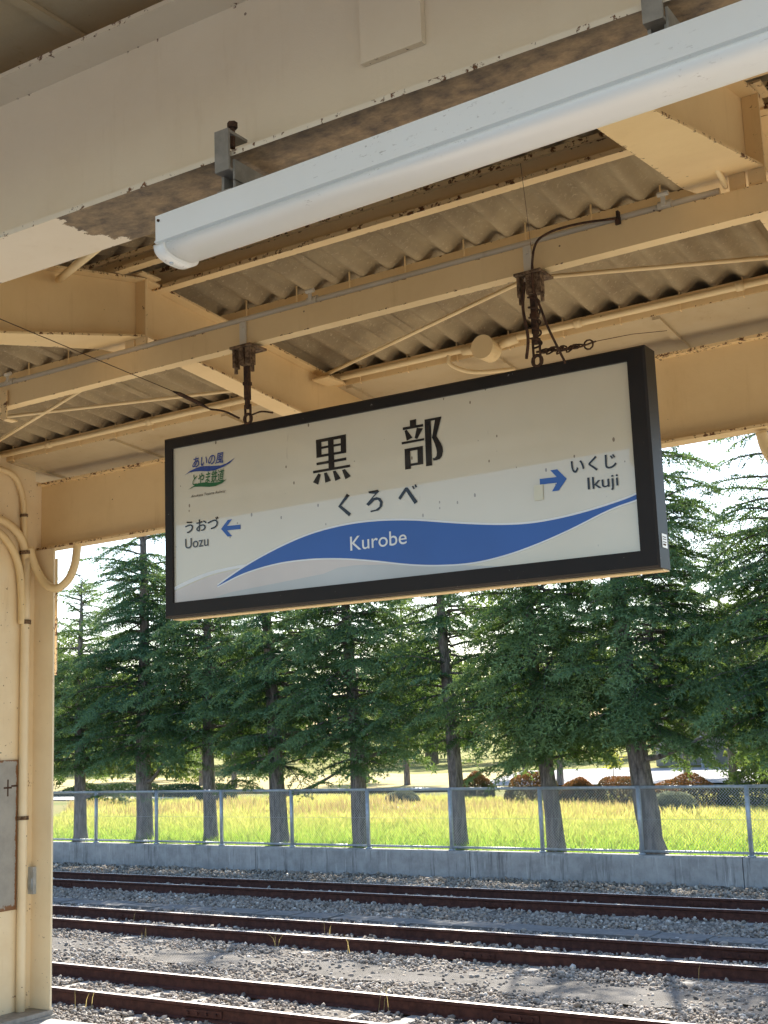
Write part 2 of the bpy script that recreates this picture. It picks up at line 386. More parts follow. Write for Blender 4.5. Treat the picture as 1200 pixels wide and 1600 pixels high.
def ballast():
    X, Y, S, Z, T = [], [], [], [], []
    for n, ya, yb, xa, xb, a, b in ((40000, 6.5, 11.3, -12.5, 0.5, .011, .027), (28000, 11.3, 14.3, -16.5, 0, .012, .028), (27000, 14.3, 18.4, -22.5, -1.5, .016, .032), (16000, 18.4, 22.1, -26.5, -2.5, .018, .035)):
        x = rng.uniform(xa, xb, n); y0 = rng.uniform(ya, yb, n); s = rng.uniform(a, b, n)*rng.lognormal(0, .2, n)
        ok = np.ones(n, bool)
        for ty in (10.19, 11.322, 14.21, 15.342, 18.36, 19.492): ok &= abs(y0-ty) > .075
        keep = rng.uniform(size=n)
        ok &= ~((y0 > 12.55) & (y0 < 13.5) & (keep > .10+.30*abs(np.sin(x*1.7)*np.sin(x*.63+1)) + .6*(np.minimum(y0-12.55, 13.5-y0) < .16+.10*np.sin(x*2.3)+.06*np.sin(x*5.1))))
        ok &= ~((y0 > 16.42) & (y0 < 16.82) & (keep > .10))
        for ty in (10.19, 14.21, 18.36):          # sleepers stay partly bare
            ph = ((x+38-(ty % 1)*.3+.33) % .66)-.33
            ok &= ~((abs(ph) < .10) & (abs(y0-ty-.566) < .95) & (keep > .15+.5*(np.sin(x*3.1+ty)*np.sin(x*.9+y0) > .1)))
        x, y0, s = x[ok], y0[ok], s[ok]
        lump = .015*np.sin(x*2.1+y0)*np.sin(y0*3.3)
        X.append(x); Y.append(yl(y0, x)); S.append(s); Z.append(BED + s*rng.uniform(.1, .75, len(x)) + lump)
        T.append(np.clip(rng.normal(.5, .25, len(x)), 0, 1))
    X, Y, S, Z, T = map(np.concatenate, (X, Y, S, Z, T)); n = len(X)
    sc = np.stack([S*rng.uniform(.8, 1.45, n), S*rng.uniform(.7, 1.1, n), S*rng.uniform(.55, .9, n)], -1)
    loc = ICO_V[None]*sc[:, None, :]*rng.uniform(.72, 1.2, (n, 12, 1))
    V = np.einsum('nij,nkj->nki', rand_rot(n), loc) + np.stack([X, Y, Z], -1)[:, None, :]
    F = ICO_F[None] + (np.arange(n)*12)[:, None, None]
    o = link('ballast', fast_mesh('ballast', V.reshape(-1, 3), F.reshape(-1, 3), [M_stone], {'tint': np.repeat(T, 12)}))
    tag(o, 'grey and brown ballast stones heaped around the rails', 'ballast', kind='stuff')
ballast()

# thin dry weeds along the rails
def blades(cx, cy, cz, h, w, lean, tint, name, mat, segs=2):
    """bent blades: arrays of foot, height, width"""
    n = len(cx); az = rng.uniform(0, 2*np.pi, n); d = np.stack([np.cos(az), np.sin(az)], -1); la = rng.uniform(0, 2*np.pi, n); L = np.stack([np.cos(la), np.sin(la)], -1)*lean[:, None]
    V = np.zeros((n, 5, 3)); base = np.stack([cx, cy], -1)
    for k, (t, ww) in enumerate(((0, 1), (0, -1), (.55, .8), (.55, -.8), (1, 0))):
        off = d*(w*ww*.5)[:, None]*1.0
        V[:, k, :2] = base + off + L*(h*t*t)[:, None]; V[:, k, 2] = cz + h*t*(1-.25*lean*t)
    F = np.array([(0,1,2),(1,3,2),(2,3,4)])[None] + (np.arange(n)*5)[:, None, None]
    tt = np.repeat(tint, 5)
    return link(name, fast_mesh(name, V.reshape(-1, 3), F.reshape(-1, 3), [mat], {'tint': np.clip(tt, 0, 1)}))
wx, wy = [], []
for k in range(14):
    y0 = random.choice([10.1, 14.1, 14.15, 14.1, 15.25, 15.25, 11.3, 18.3]); x = rng.uniform(-20, -2)
    for j in range(rng.integers(1, 5)): wx.append(x+rng.normal()*.05); wy.append(yl(y0-.08+rng.normal()*.03, x))
wx, wy = np.array(wx), np.array(wy); n = len(wx)
o = blades(wx, wy, np.full(n, -1.20), rng.uniform(.10, .34, n), np.full(n, .008), rng.uniform(.1, .6, n), rng.uniform(.3, 1, n), 'rail_weeds', M_reed)
tag(o, 'thin dry weeds standing beside the rusty rails', 'weeds', kind='stuff')

# ------------------------------------------------------------------ wall and chain link fence
YW = 22.2327; ZW = -.70; PX, PS = -6.668, 2.0
wall = empty('retaining_wall', (-10, yl(YW, -10), -1.4)); tag(wall, 'low stained grey concrete wall below the chain link fence', 'retaining wall')
joints = [-44, -38.4, -33.0, -27.6, -22.95, -17.6, -12.2, -6.8, -1.4, 4, 9.5]
for a, b in zip(joints[:-1], joints[1:]):
    a += .008; b -= .008; n = 6; vs = []
    for k in range(n):
        x = a+(b-a)*k/(n-1)
        for dy, z in ((-.13, -1.45), (-.13, ZW-.05), (-.115, ZW), (.13, ZW), (.13, -1.45)): vs.append((x, yl(YW, x)+dy, z))
    fs = [(k*5+i, (k+1)*5+i, (k+1)*5+(i+1) % 5, k*5+(i+1) % 5) for k in range(n-1) for i in range(5)] + [(0,1,2,3,4), tuple((n-1)*5+i for i in (4,3,2,1,0))]
    mb = MB(); mb.add(vs, fs); mb.build('wall_segment', M_wall, wall)
fence = empty('chain_link_fence', (-10, yl(YW, -10), ZW)); tag(fence, 'galvanised chain link fence on top of the concrete wall', 'fence')
FH = 1.20
for i in range(-17, 6):
    x = PX+i*PS; y = yl(YW, x)
    mb = MB(); mb.tube([(x, y, ZW-.02), (x, y, ZW+FH+.01)], .042, 10); mb.tube([(x, y, ZW-.001), (x, y, ZW+.025)], .07, 10)
    mb.tube([(x-.006, y-.04, ZW+.60), (x+.006, y-.04, ZW+.60)], .018, 8); mb.build('post', M_galv, fence, True)
mesh_me = None
for i in range(-17, 5):
    x0, x1 = PX+i*PS, PX+(i+1)*PS; ya, yb = yl(YW, x0), yl(YW, x1)
    for z, r, nm in ((ZW+FH-.015, .028, 'top_rail'), (ZW+.06, .023, 'bottom_rail')):
        mb = MB(); mb.tube([(x0, ya, z), (x1, yb, z)], r, 8); mb.build(nm, M_galv, fence, True)
    mb = MB(); mb.tube([(x0, ya-.02, ZW+.62), (x1, yb-.02, ZW+.62)], .003, 4); mb.build('tension_wire', M_wire, fence)
    if mesh_me is None:
        mb = MB(); nc = 36; p = PS/nc; h0, h1 = .06, FH-.03; nr = 2*int((h1-h0)/p/1.0)
        zz = np.linspace(h0, h1, nr+1); r = .0035
        vs, fs = [], []
        for c in range(nc):
            for s in (0,):
                for k in range(nr):
                    xa = c*p + (p if k % 2 else 0); xb = c*p + (0 if k % 2 else p); a = np.array([xa, 0, zz[k]]); b = np.array([xb, 0, zz[k+1]])
                    t = (b-a)/np.linalg.norm(b-a); u = np.array([0, 1, 0]); w = np.cross(t, u); o = len(vs)
                    for q in (a, b):
                        for ang in (0, 2.094, 4.189): vs.append(tuple(q + r*(u*math.cos(ang)+w*math.sin(ang))))
                    fs += [(o, o+1, o+4, o+3), (o+1, o+2, o+5, o+4), (o+2, o, o+3, o+5)]
        mb.add(vs, fs); ob = mb.build('wire_mesh', M_wire, fence); mesh_me = ob.data; ob.matrix_parent_inverse = Matrix.Identity(4)
    else: ob = link('wire_mesh', mesh_me); ob.parent = fence
    ob.location = Vector((x0, ya-.03, ZW)) - fence.location; ob.rotation_euler = (0, 0, math.atan2(yb-ya, PS))

# ------------------------------------------------------------------ canopy
can = empty('platform_canopy', (-3, 4.3, -.18)); tag(can, 'cream painted steel platform canopy with corrugated slate roof on girders and purlins', 'canopy')
CX0, CX1 = -16, 3.2
def I_prof(y0, y1, yw, z0, z1, tf=.015, tw=.012):
    a, b = yw-tw/2, yw+tw/2
    return [(y0,z0),(y1,z0),(y1,z0+tf),(b,z0+tf),(b,z1-tf),(y1,z1-tf),(y1,z1),(y0,z1),(y0,z1-tf),(a,z1-tf),(a,z0+tf),(y0,z0+tf)]
def girder_near_mat():
    m = M_girder.copy(); m.name = 'cream_cool_lit_near_girder'; n = m.node_tree.nodes; l = m.node_tree.links; b = n['Principled BSDF']
    src = b.inputs['Base Color'].links[0].from_socket
    tc = n.new('ShaderNodeTexCoord'); sp = n.new('ShaderNodeSeparateXYZ'); l.new(tc.outputs['Object'], sp.inputs[0])
    no = n.new('ShaderNodeTexNoise'); no.inputs['Scale'].default_value = 5; no.inputs['Detail'].default_value = 10; no.inputs['Roughness'].default_value = .7; l.new(tc.outputs['Object'], no.inputs['Vector'])
    def mth(op, a, c):
        q = n.new('ShaderNodeMath'); q.operation = op
        for k, v in enumerate((a, c)):
            if isinstance(v, (int, float)): q.inputs[k].default_value = v
            else: l.new(v, q.inputs[k])
        return q.outputs[0]
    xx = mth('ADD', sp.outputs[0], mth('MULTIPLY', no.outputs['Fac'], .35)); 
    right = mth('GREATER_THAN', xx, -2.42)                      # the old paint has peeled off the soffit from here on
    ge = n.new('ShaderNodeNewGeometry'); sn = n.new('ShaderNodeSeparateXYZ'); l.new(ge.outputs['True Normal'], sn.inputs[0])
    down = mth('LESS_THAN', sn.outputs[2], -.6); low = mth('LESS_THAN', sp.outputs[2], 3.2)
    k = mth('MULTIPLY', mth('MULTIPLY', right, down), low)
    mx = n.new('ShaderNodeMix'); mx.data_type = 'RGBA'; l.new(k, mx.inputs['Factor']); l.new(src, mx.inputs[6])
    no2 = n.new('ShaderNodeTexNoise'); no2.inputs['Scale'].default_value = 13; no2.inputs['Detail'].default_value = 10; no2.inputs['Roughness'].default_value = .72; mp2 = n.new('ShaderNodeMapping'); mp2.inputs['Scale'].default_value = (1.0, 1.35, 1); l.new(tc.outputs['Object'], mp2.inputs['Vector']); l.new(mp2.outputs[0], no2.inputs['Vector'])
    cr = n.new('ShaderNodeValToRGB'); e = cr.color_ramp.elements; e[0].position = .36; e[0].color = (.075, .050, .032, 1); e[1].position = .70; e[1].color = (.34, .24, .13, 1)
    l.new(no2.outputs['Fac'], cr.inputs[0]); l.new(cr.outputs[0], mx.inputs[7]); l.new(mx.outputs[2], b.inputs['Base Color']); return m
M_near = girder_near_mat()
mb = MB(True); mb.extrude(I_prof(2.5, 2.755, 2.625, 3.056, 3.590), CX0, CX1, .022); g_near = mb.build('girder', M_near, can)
g_near['label'] = 'deep near girder above the tube light'
mb = MB(True)                                                    # bolted cover plate on its web
mb.extrude([(2.598, 3.243), (2.618, 3.243), (2.618, 3.574), (2.598, 3.574)], -1.615, -1.433, .012); mb.build('cover_plate', M_girder, g_near)
mb = MB(True); mb.extrude(I_prof(6.3, 6.412, 6.352, 2.984, 3.462), -6.748, CX1, .022); mb.build('girder', M_cream, can)['label'] = 'outer girder resting on the column'
# rafters: bent I-beams with a ridge under the top purlin
TOP = [(2.76, 3.42), (4.345, 3.723), (6.30, 3.560)]; BOT = [(2.76, 3.085), (4.325, 3.455), (6.30, 3.268)]
def rafter(xw, fl=.062):
    mb = MB(True)
    mb.add([(xw+s*.005, y, z) for s in (-1, 1) for y, z in (BOT[0], BOT[1], BOT[2], TOP[2], TOP[1], TOP[0])],
           [(5,4,3,2,1,0)[::-1], (6,7,8,9,10,11)[::-1]] + [(i, (i+1) % 6, 6+(i+1) % 6, 6+i) for i in range(6)], [.25]*12)
    rf = mb.build('rafter', M_cream, can)
    for nm, L, dz in (('bottom_flange', BOT, -.011), ('top_flange', TOP, .001)):
        f = MB(True)
        for i in range(2):
            (ya, za), (yb, zb) = L[i], L[i+1]; ns = 12; vs, fs, ed = [], [], []
            for k in range(ns+1):
                t = k/ns
                wl = fl + (.17*t if nm == 'bottom_flange' and i == 0 else (.17*max(0, 1-6*t) if nm == 'bottom_flange' else 0))
                for xx, e in ((-wl, 1), (-wl*.75, 0), (fl*.6, 0), (fl, 1)):
                    for q in (0, .010): vs.append((xw+xx, ya+(yb-ya)*t, za+(zb-za)*t+dz+q)); ed.append(e)
            for k in range(ns):
                o = k*8
                for c in range(3): fs += [(o+2*c, o+2*c+2, o+8+2*c+2, o+8+2*c), (o+2*c+1, o+8+2*c+1, o+8+2*c+3, o+2*c+3)]
                fs += [(o, o+8, o+9, o+1), (o+6, o+7, o+15, o+14)]
            f.add(vs, fs, ed)
        f.build(nm, M_cream, rf)
    st = MB(True); st.box((xw+.006, 4.318, 3.352), (xw+fl+.004, 4.332, 3.722), .55); st.box((xw-fl, 4.318, 3.352), (xw-.006, 4.332, 3.722), .55)
    st.box((xw-.09, 4.27, 3.735), (xw+.09, 4.40, 3.744), .6)
    st.build('stiffener', M_cream, rf); return rf
for x in (-6.84, -3.985, -1.10, 1.75): rafter(x)
# purlins: lipped channels
def purlin(y, z0, z1, w=.05, x0=CX0, x1=CX1, op=1):
    t = .005; a, b = (y, y+w) if op > 0 else (y+w, y)
    s = 1 if op > 0 else -1; h = .02
    P = [(a, z0), (a+s*w, z0), (a+s*w, z0+h), (a+s*(w-t), z0+h), (a+s*(w-t), z0+t), (a+s*t, z0+t), (a+s*t, z1-t), (a+s*(w-t), z1-t), (a+s*(w-t), z1-h), (a+s*w, z1-h), (a+s*w, z1), (a, z1)]
    if s < 0: P = P[::-1]
    mb = MB(True); mb.extrude(P, x0, x1, .014); return mb.build('purlin', M_cream, can)
def zr(y): return 3.842 - .1*(y-4.45) if y > 4.36 else 3.851 - .19*(4.36-y)       # underside of the roof sheets
for y in (5.03, 6.02, 6.95): purlin(y, zr(y)-.105, zr(y)-.024)
purlin(4.43, 3.708, zr(4.47)-.028, .055, op=-1)
for y in (4.12, 3.35, 2.80): purlin(y, zr(y)-.105, zr(y)-.030, op=-1)
hb = purlin(4.30, 3.270, 3.376, .06); hb.name = 'hanger_beam'; hb['label'] = 'beam below the rafters that carries the station sign'
# corrugated sheets
PITCH_C, AMP = .1585, .024
def corr(i, far):
    nw = 6; x0 = CX0 + .3 + i*nw*PITCH_C; nx = nw*10+3; lift = .004*(i % 2)
    ys = np.linspace(4.40, 7.25, 5) if far else np.linspace(2.775, 4.34, 5); vs, fs = [], []; m = nx+1
    for s in (0, .006):
        for y in ys:
            for k in range(m):
                x = x0 + k*PITCH_C/10; vs.append((x, y, zr(y)+AMP*math.sin(2*math.pi*(x-.05)/PITCH_C)+lift+s))
    K = len(ys)*m
    for j in range(len(ys)-1):
        for k in range(nx):
            a = j*m+k; fs.append((a, a+m, a+m+1, a+1)); fs.append((K+a, K+a+1, K+a+m+1, K+a+m))
    for k in range(nx):
        fs.append((k, k+1, K+k+1, K+k)); a = (len(ys)-1)*m+k; fs.append((a, K+a, K+a+1, a+1))
    mb = MB(True); mb.add(vs, fs); return mb.build('corrugated_sheet', M_slate, can, True)
for i in range(20):
    corr(i, True); corr(i, False)
mb = MB(True); mb.add([(x, y, z) for x in (CX0, CX1) for y, z in ((4.2, 3.86), (4.37, 3.905), (4.54, 3.87))], [(0,1,4,3),(1,2,5,4)]); mb.build('ridge_cap', M_slate, can)
# soffit boards with battens, both eaves
NEAR_OFF = .340
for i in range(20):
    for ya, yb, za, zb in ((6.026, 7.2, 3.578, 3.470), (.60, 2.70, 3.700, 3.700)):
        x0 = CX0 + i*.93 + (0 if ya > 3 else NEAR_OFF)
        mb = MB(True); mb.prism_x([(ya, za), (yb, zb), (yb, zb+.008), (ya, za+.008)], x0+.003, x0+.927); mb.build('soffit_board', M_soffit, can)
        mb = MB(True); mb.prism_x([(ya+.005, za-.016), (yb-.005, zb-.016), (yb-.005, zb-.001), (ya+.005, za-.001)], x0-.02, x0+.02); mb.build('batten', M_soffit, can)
for ya, z0, z1 in ((2.703, 3.50, 3.712), (7.2, 3.40, 3.62), (.57, 3.40, 3.72)):  # first board is added, unseen: keeps roof bounce off the near soffit
    mb = MB(True); mb.box((CX0, ya, z0), (CX1, ya+.03, z1)); mb.build('fascia_or_light_stop', M_cream, can)
# hook bolts along the purlins
hk = None
def hook(x, y, z):
    global hk
    if hk is None:
        mb = MB(); mb.tube([(0, 0, 0), (0, -.012, .004), (0, -.014, .02), (0, -.012, .13)], .0042, 6); o = mb.build('hook_bolt', M_cream, can); hk = o.data; o.matrix_parent_inverse = Matrix.Identity(4)
    else: o = link('hook_bolt', hk); o.parent = can
    o.location = Vector((x, y, z+GR*(x+3))) - can.location
for y in (5.03, 6.02):
    for k in range(24): hook(-7.6 + k*.317 + y*.05, y-.003, zr(y)-.115)
# brace rods in the roof plane
def rod(a, b, r=.011):
    mb = MB(); mb.tube([a, b], r, 8); return mb.build('brace_rod', M_pipe, can, True)
rod((-3.97, 5.79, 3.56), (-2.36, 5.20, 3.62)); rod((-2.36, 5.20, 3.62), (-1.10, 5.68, 3.60)); rod((-6.30, 5.20, 3.57), (-3.97, 5.90, 3.58)); rod((-6.84, 5.80, 3.53), (-5.0, 5.13, 3.60))
rod((-3.95, 3.80, 3.56), (-2.55, 2.72, 3.10), .016)
for x, y, z in ((-3.975, 5.79, 3.55),):
    mb = MB(True); mb.box((x+.02, y-.07, z-.004), (x+.13, y+.09, z+.006), .5); mb.build('gusset_plate', M_cream, can)
mb = MB(True); mb.box((-4.85, 4.285, 3.20), (-4.81, 4.292, 3.345), .9); mb.box((-4.85, 4.286, 3.20), (-4.81, 4.36, 3.206), .9); mb.build('strap', M_cream, can)
# column
def H_col(x, lab):
    mb = MB(); e = .02
    def slab(a, b): mb.box(a, b, .42)
    slab((x-.006, 5.805, -.18), (x+.006, 6.29, 3.56)); slab((x-.006, 6.2901, 2.9255), (x+.006, 6.40, 3.42)); slab((x-.18, 6.29, -.18), (x+.192, 6.306, 2.925)); slab((x-.15, 5.79, -.18), (x+.15, 5.805, 3.56))
    c = mb.build('column', M_cream_clean, can); c['label'] = lab
    b = MB(); b.box((x-.22, 5.75, -.18), (x+.215, 6.312, -.160)); b.box((x-.19, 5.78, -.18), (x+.20, 6.310, -.13)); b.build('base_plate', M_steelgrey, c); return c
c1 = H_col(-6.755, 'column at the left edge with pipes clipped to it')
mb = MB(); mb.box((-6.748, 5.70, .515), (-6.738, 6.152, 1.487)); cp = mb.build('cover_plate', None, c1)
def plate_mat():
    t = NT('grey_plate', .5); n = t.noise(4, 5, .7); e = t.noise(16, 5, .75)
    sp = t.node('ShaderNodeSeparateXYZ'); t.l.new(t.tc, sp.inputs[0])
    def edge(sock, v, d): return t.ramp(t.math('ABSOLUTE', t.math('SUBTRACT', sock, v)), d, 0)
    k = t.math('MAXIMUM', edge(sp.outputs[1], 6.152, .035), t.math('MAXIMUM', edge(sp.outputs[2], .515, .07), edge(sp.outputs[2], 1.487, .03)))
    c = t.mix(t.ramp(n, .3, .7), (.36, .34, .30), (.27, .255, .225)); c = t.mix(t.ramp(t.math('ADD', t.math('MULTIPLY', k, .42), e), .74, .82), c, (.20, .09, .035))
    t.color(c); t.bump(e, .2, .003); return t.m
cp.data.materials.append(plate_mat())
mk = MB(); mk.box((-6.7378, 6.060, 1.25), (-6.737, 6.072, 1.36)); mk.box((-6.7376, 6.03, 1.300), (-6.7368, 6.10, 1.312)); mk.box((-6.7374, 6.095, 1.31), (-6.7366, 6.15, 1.322)); mk.build('paint_mark', M_dark_iron, cp)
mb = MB(); mb.box((-6.752, 6.262, .60), (-6.700, 6.289, .775)); mb.box((-6.742, 6.255, .63), (-6.712, 6.263, .70)); mb.build('switch_plate', M_galv, c1)
mb = MB(); mb.box((-6.64, 6.345, 2.05), (-6.585, 6.352, 2.86), .8); mb.build('flat_bar', M_cream_clean, c1)
H_col(1.9, 'column beyond the right side of the view')

# ------------------------------------------------------------------ conduits and wires
def pipe(name, label, cat, pts, r, mat, clips=(), smooth=True, parent=None, n=10):
    mb = MB(); mb.tube(pts, r, n); o = mb.build(name, mat, parent, smooth)
    if not parent: tag(o, label, cat)
    for c in clips:
        a, b = c; m2 = MB(); m2.tube([a, b], r*1.28, 10); k = m2.build('pipe_clip', M_rust, o)
    return o
def gx(x, y, z): return (x, y, z+GR*(x+3))
p1 = pipe('conduit', 'pale thin conduit lying along the top of the sign beam', 'conduit', [gx(x, 4.325, 3.394) for x in np.linspace(-7.6, -1.20, 9)], .0165, M_conduit)
for x in (-4.82, -2.97, -1.40):
    mb = MB(); mb.tube([gx(x-.025, 4.325, 3.394), gx(x+.025, 4.325, 3.394)], .024, 10); mb.box(gx(x-.008, 4.296, 3.39), gx(x+.008, 4.302, 3.44)); mb.tube([gx(x-.02, 4.30, 3.435), gx(x+.02, 4.30, 3.435)], .010, 8); mb.build('pipe_clip', M_conduit, p1)
mb = MB(True); mb.box((-1.585, 4.290, 3.362), (-1.565, 4.299, 3.390)); mb.box((-1.580, 4.290, 3.390), (-1.570, 4.31, 3.415)); mb.build('pipe_clip', M_dark_iron, p1)
jb = pipe('painted_conduit', 'cream painted conduit with a round junction box along the outer purlin', 'conduit', [gx(x, 5.985, 3.618) for x in np.linspace(-7.4, -3.05, 6)] + [gx(x, 5.985, 3.618) for x in np.linspace(-2.9, CX1, 5)], .018, M_pipe)
mb = MB(True); mb.tube([(-2.965, 5.90, 3.578), (-2.965, 6.0, 3.578)], .062, 20); mb.tube([(-2.965, 5.888, 3.578), (-2.965, 5.900, 3.578)], .066, 20); mb.build('junction_box', M_pipe, jb, False)
for x in (-3.13, -2.80):
    mb = MB(True); mb.tube([(x, 5.985, 3.612), (x+.10 if x < -3 else x-.1, 5.985, 3.600)], .026, 10); mb.build('pipe_socket', M_pipe, jb, True)
mb = MB(); mb.tube(bez([gx(-3.22, 5.985, 3.61), gx(-3.21, 5.99, 3.55), gx(-3.10, 6.05, 3.50), gx(-2.9, 6.15, 3.50)], 5), .012, 8); mb.build('branch_pipe', M_pipe, jb, True)
for x in (-6.3, -5.4, -4.5, -2.45, -1.6): 
    mb = MB(True); mb.tube([(x-.02, 5.985, 3.618), (x+.02, 5.985, 3.618)], .024, 10); mb.build('pipe_clip', M_pipe, jb, True)
cy = 6.225
pipe('drop_conduit', 'cream conduit running down the left column to the ground', 'conduit', [(-6.717, cy-.045, z) for z in np.linspace(2.86, -.14, 8)], .031, M_cream_clean, [((-6.717, cy-.045, 2.40), (-6.717, cy-.045, 2.43)), ((-6.717, cy-.045, 1.09), (-6.717, cy-.045, 1.115))])
pipe('bent_conduit', 'cream conduit bending down from the outer purlin onto the left column', 'conduit', bez([(-6.735, 5.93, 3.46), (-6.715, 5.98, 3.445), (-6.715, 6.037, 3.432), (-6.715, 6.096, 3.385), (-6.715, 6.144, 3.269), (-6.715, 6.158, 3.113), (-6.718, 6.165, 2.93)], 6), .021, M_pipe, [((-6.715, 6.155, 3.165), (-6.715, 6.156, 3.145))])
pipe('curved_pipe', 'upper of two thick cream pipes curving onto the left column', 'conduit', bez([(-6.715, 5.60, 3.125), (-6.715, 5.80, 3.125), (-6.715, 5.942, 3.099), (-6.715, 6.01, 3.081), (-6.715, 6.085, 3.037), (-6.715, 6.143, 2.976), (-6.717, 6.172, 2.89), (-6.718, 6.178, 2.80)], 6), .029, M_pipe, [((-6.717, 6.170, 2.91), (-6.717, 6.172, 2.885))])
pipe('curved_pipe', 'lower of two thick cream pipes curving onto the left column', 'conduit', bez([(-6.72, 5.62, 3.055), (-6.718, 5.82, 3.05), (-6.716, 5.944, 3.005), (-6.715, 6.012, 2.955), (-6.715, 6.07, 2.885), (-6.715, 6.118, 2.773), (-6.716, 6.142, 2.60), (-6.718, 6.15, 2.40)], 6), .026, M_pipe)
pipe('looped_hose', 'cream flexible hose hanging in a loop under the outer girder by the left column', 'hose', bez([(-6.70, 6.20, 2.93), (-6.69, 6.215, 2.85), (-6.645, 6.24, 2.735), (-6.575, 6.25, 2.660), (-6.49, 6.26, 2.635), (-6.41, 6.28, 2.69), (-6.375, 6.30, 2.78), (-6.375, 6.32, 2.87), (-6.385, 6.34, 2.95)], 6), .0285, M_pipe, n=12)
pipe('looped_hose', 'cream hose end hanging under the outer girder at the right edge', 'hose', bez([(-1.66, 6.36, 2.99), (-1.64, 6.36, 2.90), (-1.58, 6.36, 2.80), (-1.46, 6.36, 2.76), (-1.34, 6.36, 2.82), (-1.30, 6.36, 3.0)], 6), .03, M_pipe, n=12)
pipe('cable', 'cream cable drooping from the right rafter to the sign beam conduit', 'cable', bez([(-1.165, 3.60, 3.32), (-1.165, 3.72, 3.355), (-1.165, 3.90, 3.40), (-1.16, 4.08, 3.445), (-1.165, 4.22, 3.44), (-1.17, 4.30, 3.425)], 6), .010, M_pipe)
pipe('power_cable', 'black cable leaving the conduit and running down to the sign beside its right hanger', 'cable', bez([gx(-1.58, 4.29, 3.385), gx(-1.72, 4.272, 3.396), gx(-1.84, 4.262, 3.388), gx(-1.90, 4.258, 3.345), gx(-1.915, 4.255, 3.20), gx(-1.88, 4.24, 3.09), gx(-1.85, 4.235, 3.00), gx(-1.82, 4.30, 2.88)], 7), .0048, M_dark_iron)
pipe('guy_wire', 'thin wire with a turnbuckle pulling the left hanger of the station sign', 'wire', [(-3.38, 2.76, 3.06), (-3.566, 4.1, 3.055)], .0017, M_dark_iron)
gl = [o for o in COL.objects if o.name == 'guy_wire'][0]
mb = MB(); mb.tube([(-3.566, 4.10, 3.055), (-3.55, 4.13, 3.045), (-3.51, 4.20, 3.015), (-3.48, 4.245, 2.990)], [.003, .0095, .0095, .003], 8); mb.build('turnbuckle', M_dark_iron, gl)
mb = MB(); mb.tube(bez([(-3.48, 4.245, 2.99), (-3.42, 4.27, 2.975), (-3.36, 4.30, 2.94)], 4), .0045, 6); mb.build('wire_tail', M_dark_iron, gl); mb = MB(); mb.tube(bez([(-3.29, 4.30, 2.945), (-3.24, 4.30, 2.95), (-3.18, 4.30, 2.935)], 4), .004, 6); mb.build('wire_tail', M_dark_iron, gl)
gr_ = pipe('guy_wire', 'thin wire with chain links pulling the right sign hanger towards the outer girder', 'wire', [(-1.925, 4.88, 3.15), (-1.99, 5.5, 3.352), (-2.02, 6.1, 3.53)], .0015, M_dark_iron)
mb = MB(); a, b = Vector((-1.905, 4.31, 2.965)), Vector((-1.885, 4.62, 3.055))
for i in range(9):
    p = a.lerp(b, i/8+rng.normal()*.02); q = rng.uniform(.010, .022); k = rng.normal()*.012; mb.tube([p+Vector((q*math.cos(t), .012*math.sin(t)+k, (.030-q)*math.sin(t+k*30))) for t in np.linspace(0, 6.28, 9)], .0034, 5)
mb.tube([a+Vector((-.03, -.01, .0)), b], .004, 6); mb.tube([b, (-1.925, 4.88, 3.15)], .004, 6)
mb.tube([Vector((-1.905, 4.75, 3.10))+Vector((.02*math.cos(t), 0, .02*math.sin(t))) for t in np.linspace(0, 6.28, 11)], .004, 5); mb.build('chain', M_dark_iron, gr_)
pipe('hanging_thread', 'hair-thin wire dangling from the tube light to the right sign hanger', 'wire', [(-1.183, 2.60, 2.87), (-1.40, 3.1, 2.97), (-1.903, 4.25, 3.248)], .0008, M_dark_iron, n=5)

